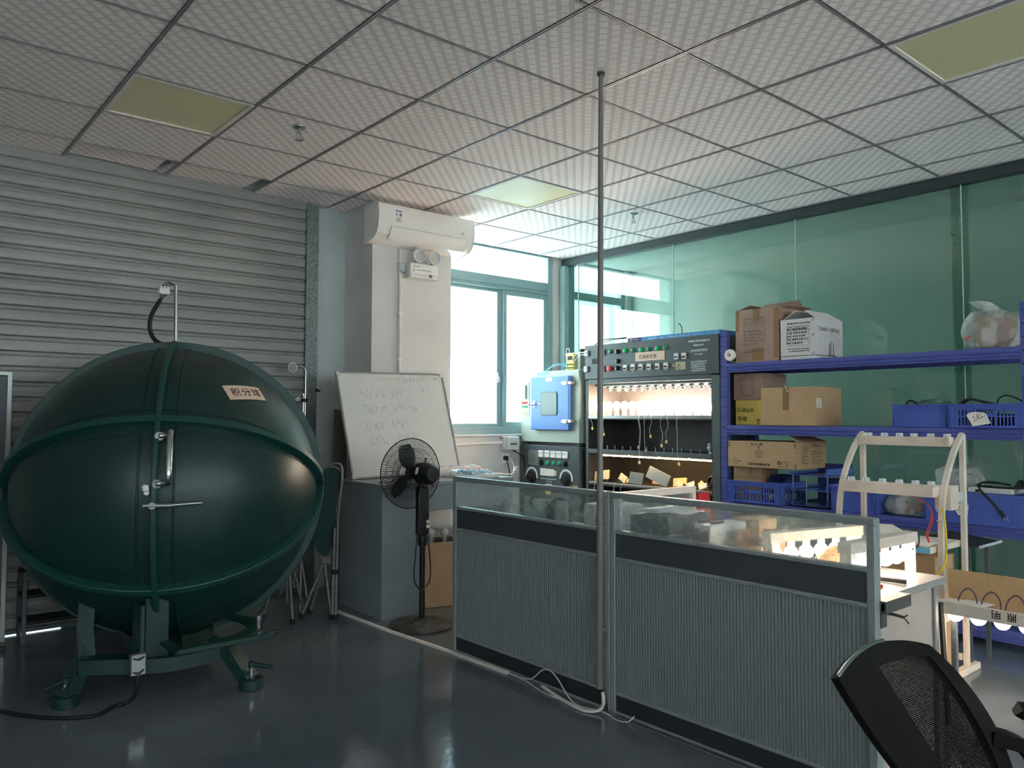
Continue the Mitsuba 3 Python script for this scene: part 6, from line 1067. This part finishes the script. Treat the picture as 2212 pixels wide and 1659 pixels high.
# ================================================================= white lamp stand with curved front legs
t = thing('lamp_stand', 'white metal lamp stand with curved front legs and two socket beams', 'stand')
YL, YR = -2.985, -3.505
for y in (YL, YR):
    obj('rear_post', bx(3.417, 3.445, y - .013, y + .013, .02, 1.215, .003), M_LAMPW, t)
    pth = spline([(3.43, y, 1.212), (3.36, y, 1.165), (3.27, y, 1.07), (3.20, y, .97), (3.16, y, .86), (3.145, y, .74), (3.14, y, .5), (3.14, y, .25), (3.14, y, .03)], 40)
    obj('front_leg', bar(pth, .024, .024, (1, 0, 0)), M_LAMPW, t, smooth=30)
    obj('foot', bx(3.02, 3.56, y - .02, y + .02, 0, .034, .003), M_LAMPW, t)
    obj('tie', bx(3.15, 3.42, y - .012, y + .012, .30, .33, .002), M_LAMPW, t)
obj('cross_bar', bx(3.415, 3.445, YR + .018, YL - .018, .06, .09, .002), M_LAMPW, t)
obj('socket_beam', hull([(3.33, YR + .018, 1.15), (3.33, YL - .018, 1.15), (3.37, YR + .018, 1.15), (3.37, YL - .018, 1.15), (3.325, YR + .018, 1.198), (3.325, YL - .018, 1.198), (3.37, YR + .018, 1.198), (3.37, YL - .018, 1.198)]), M_LAMPW, t)
obj('socket_beam', bx(3.115, 3.165, YR + .018, YL - .018, .905, .965, .003), M_LAMPW, t); obj('socket_beam', bx(3.165, 3.25, YR + .018, YL - .018, .905, .915, .002), M_LAMPW, t)
so = mikit.ply(lathe([(0, 0), (.022, 0), (.018, .006), (.017, .018), (0, .018)], 18), M_GREYPL, smooth=40)
for y in (-3.06, -3.145, -3.225, -3.30, -3.385, -3.465): obj('socket', so, None, t, to_world=T().translate([3.348, y, 1.198]))
for y in (-3.06, -3.14, -3.225, -3.31, -3.39, -3.465): obj('socket', so, None, t, to_world=T().translate([3.14, y, .965]))
each('end_cap', [bx(3.10, 3.18, YR + .016, YR + .024, .915, .958, .002), bx(3.31, 3.36, YR + .016, YR + .03, 1.16, 1.20, .002)], M_LAMPW, t)
obj('tray', bx(3.06, 3.44, YR + .020, YL - .020, .635, .668, .003), M_LAMPW, t); lab(obj('blue_edge', bx(3.057, 3.06, YR + .020, -3.12, .637, .666), M_LTBLUE, t), 'light blue front edge of the tray')
lab(obj('red_wire', cat([tube(spline([(3.10, -3.40, .90), (3.105, -3.46, .87), (3.115, -3.478, .82), (3.11, -3.475, .77), (3.10, -3.46, .72), (3.09, -3.475, .68)], 30), .0028, 6), tube(spline([(3.11, -3.475, .82), (3.105, -3.465, .77), (3.095, -3.455, .73), (3.085, -3.47, .69)], 20), .0028, 6)]), M_RED, t, smooth=True), 'red wires beside the right front leg')
scene['mat_wire_yellow'] = {'type': 'principled', 'base_color': {'type': 'rgb', 'value': lin(226, 196, 30)}, 'roughness': .4}
lab(obj('yellow_wire', tube(spline([(3.115, -3.525, .86), (3.115, -3.535, .78), (3.11, -3.54, .66), (3.10, -3.53, .58), (3.07, -3.50, .52), (3.05, -3.47, .48)], 30), .005, 8), 'mat_wire_yellow', t, smooth=True), 'yellow wire down the right front leg')
each('wire_clip', [bx(3.124, 3.160, YR - .016, YR + .016, z, z + .004) for z in (.79, .84)], M_GREYPL, t)
t = thing('beam_box', 'small cream terminal box between the right legs of the lamp stand', 'box')
obj('box', bx(3.20, 3.29, -3.535, -3.455, .84, .96, .003), M_LAMPW, t); obj('lid_ribs', cat([bx(3.198, 3.20, -3.53 + .02 * q, -3.522 + .02 * q, .85, .95) for q in range(4)]), M_SIGN, t); obj('bracket', bx(3.29, 3.41, -3.515, -3.495, .87, .92, .002), M_GREYPL, t)
t = thing('curled_sheet', 'curled white paper sheet lying on the tray of the lamp stand', 'paper')
gx = np.linspace(0, 1, 16); gv = np.array([[3.02 + .02 * v + .26 * v - .03 * (1 - v), -3.50 + .30 * u_, .6775 + .10 * u_ ** 2.2 * (1 - .55 * v) + .012 * math.sin(5 * u_ + 2 * v)] for u_ in gx for v in (0, .33, .66, 1)])
gf = []
for i in range(15):
    for j in range(3): a0 = i * 4 + j; gf += [[a0, a0 + 1, a0 + 5], [a0, a0 + 5, a0 + 4]]
obj('sheet', trimesh.Trimesh(gv, np.array(gf), process=False), M_PAPER, t, smooth=True)
t = carton('stand_carton', 'kraft carton standing on the floor under the lamp stand tray', 3.18, 3.40, -3.46, -3.03, 0.0, .60, M_KRAFT) 
t = thing('dark_tray', 'dark folded tray sticking out behind the right post of the lamp stand', 'tray')
obj('plate', hull([(3.50, -3.55, .63), (3.50, -3.30, .66), (3.80, -3.55, .63), (3.80, -3.30, .66), (3.50, -3.55, .634), (3.50, -3.30, .664), (3.80, -3.55, .634), (3.80, -3.30, .664)]), M_BLACKM, t)
obj('edge', bx(3.495, 3.80, -3.56, -3.55, .628, .64), M_GREYPL, t)
for x in (3.52, 3.78): obj('post', bx(x - .01, x + .01, -3.50, -3.48, 0, .636), M_DKGREY, t)

# trough with lit dome bulbs
t = thing('bulb_trough', 'long cream lamp trough with plywood back board and lit dome bulbs at the right edge', 'lamp')
TX = 2.955; Y0, Y1 = -3.555, -4.30
obj('front_board', bx(TX, TX + .012, Y1, Y0, .388, .447, .003), M_LAMPW, t); obj('floor_board', bx(TX + .012, TX + .13, Y1, Y0, .388, .398, .002), M_LAMPW, t)
obj('back_board', bx(TX + .13, TX + .142, Y1, Y0, .388, .575, .002), M_WOOD, t)
obj('end_cheek', bx(TX + .012, TX + .13, Y0 - .012, Y0, .398, .44, .002), M_LAMPW, t)
for y in (Y0 - .03, Y1 + .03): obj('leg', bx(TX + .10, TX + .125, y - .012, y + .012, 0, .388, .002), M_DKGREY if y > -3.8 else M_LAMPW, t)
obj('lettering', xf(cjk('照明', .036, np.eye(4), 1.55), face(TX - .0006, -3.755, .399) @ np.array([[-1, 0, 0, .128], [0, -1, 0, .038], [0, 0, 1, 0], [0, 0, 0, 1.]])), M_INKB, t)
for i in range(7):
    y = -3.612 - .098 * i
    k = thing('dome_bulb', 'lit white dome bulb under the lamp trough, ' + ('first', 'second', 'third', 'fourth', 'fifth', 'sixth', 'seventh')[i] + ' from the left', 'light bulb', 'dome bulbs under the trough')
    obj('dome', lathe([(0, -.038), (.014, -.035), (.026, -.026), (.033, -.012), (.035, 0), (0, .0)], 24, frame((TX + .055, y, .386), (1, 0, 0), (0, 1, 0))), M_GLOW, k, smooth=50, **lit(DOME_LAMP))
    c_ = cat([bx(TX + .04, TX + .07, y - .008, y + .008, .398, .43, .002)]); obj('terminal', c_, M_WHITE, k)
for i in range(6):
    y = -3.612 - .098 * i
    single('looped_lead', tube(spline([(TX + .06, y - .01, .43), (TX + .075, y - .02, .48), (TX + .08, y - .05, .505), (TX + .075, y - .08, .48), (TX + .06, y - .09, .43)], 22), .0028, 6), M_INKP, ('first', 'second', 'third', 'fourth', 'fifth', 'sixth')[i] + ' purple lead loop from the left inside the lamp trough', 'wire', 'leads in the trough', smooth=True)
single('trough_paper', rz(bx(TX + .02, TX + .11, -3.72, -3.58, .4415, .4430), 6, (TX, -3.65, 0)), M_PAPER, 'white paper in the left end of the lamp trough, lower sheet', 'paper')
single('trough_paper', rz(bx(TX + .03, TX + .12, -3.75, -3.62, .4440, .4455), -8, (TX, -3.65, 0)), M_PAPER, 'white paper in the left end of the lamp trough, upper sheet', 'paper')
t = thing('yellow_plug', 'yellow two-pin plug lying on the floor at the foot of the lamp stand', 'plug')
obj('body', rz(bx(3.05, 3.10, -3.60, -3.565, 0.0005, .035, .006), 20, (3.07, -3.58, 0)), 'mat_wire_yellow', t); obj('pins', cat([rod((3.07, -3.605 - .0, .012 + .012 * q), (3.075, -3.645, .012 + .012 * q), .004, 8) for q in (0, 1)]), M_STEEL, t)
t = thing('dark_strip_bundle', 'bundle of thin dark strips leaning behind the desk end', 'strips')
for q, (x, y, m) in enumerate([(2.55, -3.66, M_BLACKM), (2.58, -3.69, M_STEEL), (2.62, -3.71, M_BLACKM)]): obj('strip', hull([(x, y, 0), (x + .03, y, 0), (x, y - .012, 0), (x + .03, y - .012, 0), (x + .02, y + .03, .50), (x + .05, y + .03, .50), (x + .02, y + .018, .50), (x + .05, y + .018, .50)]), m, t)

# ================================================================= office chair at the lower right
t = thing('office_chair', 'black mesh-back office chair at the lower right corner of the photo', 'chair')
TL_, TR_ = V(.489, -4.346, .80), V(.95, -4.326, .774)
BL_, BR_ = V(.80, -4.43, .44), V(1.06, -4.47, .44)
def back(u, v):           # u across 0..1, v down 0..1; curved towards the sitter's side at the edges
    L = (1 - v) ** 2 * TL_ + 2 * v * (1 - v) * V(.665, -4.350, .60) + v ** 2 * BL_
    R = (1 - v) ** 2 * TR_ + 2 * v * (1 - v) * V(1.005, -4.46, .655) + v ** 2 * BR_
    p = L + (R - L) * u
    return p + V(.05, .30, .0) * (.30 * u * (1 - u)) * (1 - .4 * v) + V(0, 0, .115) * (u * (1 - u)) * (1 - v) ** 2
nrm = unit(np.cross(TR_ - TL_, BL_ - TL_)); nrm = nrm if nrm @ (CAM - TL_) > 0 else -nrm
def patch(u0, u1, v0, v1, off, nu=14, nv=20, hole=None, th=.016):
    us, vs = np.linspace(u0, u1, nu), np.linspace(v0, v1, nv); P = np.array([[back(u, v) + nrm * off for v in vs] for u in us]); B = P - nrm * th
    A = np.vstack([P.reshape(-1, 3), B.reshape(-1, 3)]); n = nu * nv; f = []
    keep = lambda i, j: hole is None or not (hole[0] <= (us[i] + us[i + 1]) / 2 <= hole[1] and hole[2] <= (vs[j] + vs[j + 1]) / 2 <= hole[3])
    ed = {}
    for i in range(nu - 1):
        for j in range(nv - 1):
            if not keep(i, j): continue
            q = [i * nv + j, (i + 1) * nv + j, (i + 1) * nv + j + 1, i * nv + j + 1]; f += [q, [x + n for x in q[::-1]]]
            for a0, b0 in zip(q, q[1:] + q[:1]): ed[(a0, b0)] = ed.get((a0, b0), 0) + 1
    for (a0, b0) in list(ed):
        if (b0, a0) not in ed: f.append([b0, a0, a0 + n, b0 + n])
    return trimesh.Trimesh(*(lambda v, f: (v, np.vstack([f[:, [0, 1, 2]], f[:, [0, 2, 3]]])))(A, np.array(f)), process=False)
HOLE = (.36, .86, .10, .80)
obj('back_frame', patch(0, 1, 0, 1, 0, 25, 30, HOLE), M_CHAIR, t, smooth=40)
# woven mesh: two families of fine threads
th_ = []
for i in range(46):
    u = HOLE[0] - .01 + (HOLE[1] - HOLE[0] + .02) * i / 45
    th_.append(tube([back(u, v) - nrm * .006 for v in np.linspace(HOLE[2] - .02, HOLE[3] + .02, 14)], .00085, 4))
for j in range(74):
    v = HOLE[2] - .01 + (HOLE[3] - HOLE[2] + .02) * j / 73
    th_.append(tube([back(u, v) - nrm * .008 for u in np.linspace(HOLE[0] - .02, HOLE[1] + .02, 10)], .0013, 4))
tag(obj('back_mesh', cat(th_), M_FABRIC, t), None, None, None, 'stuff')
rim = [back(u, 0) + V(0, 0, .003) for u in np.linspace(0, .55, 20)]
lab(obj('top_trim', tube(rim, .0045, 8), M_CHROME, t, smooth=True), 'thin bright trim on the top edge')
obj('lumbar_support', bar(spline([back(.98, .62) - nrm * .02, V(1.075, -4.475, .56), V(1.14, -4.50, .49), V(1.17, -4.53, .43)], 16), .05, .03), M_CHAIR, t, smooth=30)
SEAT = V(.98, -4.75, 0)
obj('seat', mv(prism(rrect(-.24, -.23, .24, .23, .09), .06), SEAT[0], SEAT[1], .40), M_FABRIC, t); obj('seat_pan', mv(prism(rrect(-.2, -.19, .2, .19, .06), .02), SEAT[0], SEAT[1], .379), M_CHAIR, t)
arm_c = V(1.235, -4.62, .0)
obj('arm_pad', mv(rz(hull([(a, b, c) for a in (-.13, .13) for b in (-.035, .035) for c in (.0, .022)] + [(-.145, b, .004) for b in (-.02, .02)] + [(.145, b, .004) for b in (-.02, .02)]), -64), 1.262, -4.545, .583), M_CHAIR, t)
obj('arm_support', bar(spline([(1.255, -4.60, .585), (1.24, -4.66, .48), (1.16, -4.72, .40), (1.05, -4.74, .39)], 16), .03, .03), M_CHAIR, t)
obj('gas_lift', cyl((SEAT[0], SEAT[1], .10), (0, 0, 1), .026, .285, 18), M_BLACK, t, smooth=40)
for q in range(5):
    a = 2 * pi * q / 5 + .3; d = V(math.cos(a), math.sin(a), 0)
    k = obj('base_leg', bar([SEAT + .03 * d + V(0, 0, .11), SEAT + .29 * d + V(0, 0, .07)], .045, .03), M_BLACK, t)
    obj('castor', cat([cyl(SEAT + .28 * d + V(0, 0, .028) + s * np.cross(d, UP), np.cross(d, UP), .027, .014, 18) for s in (-.022, .008)]), M_BLACK, k, smooth=40)
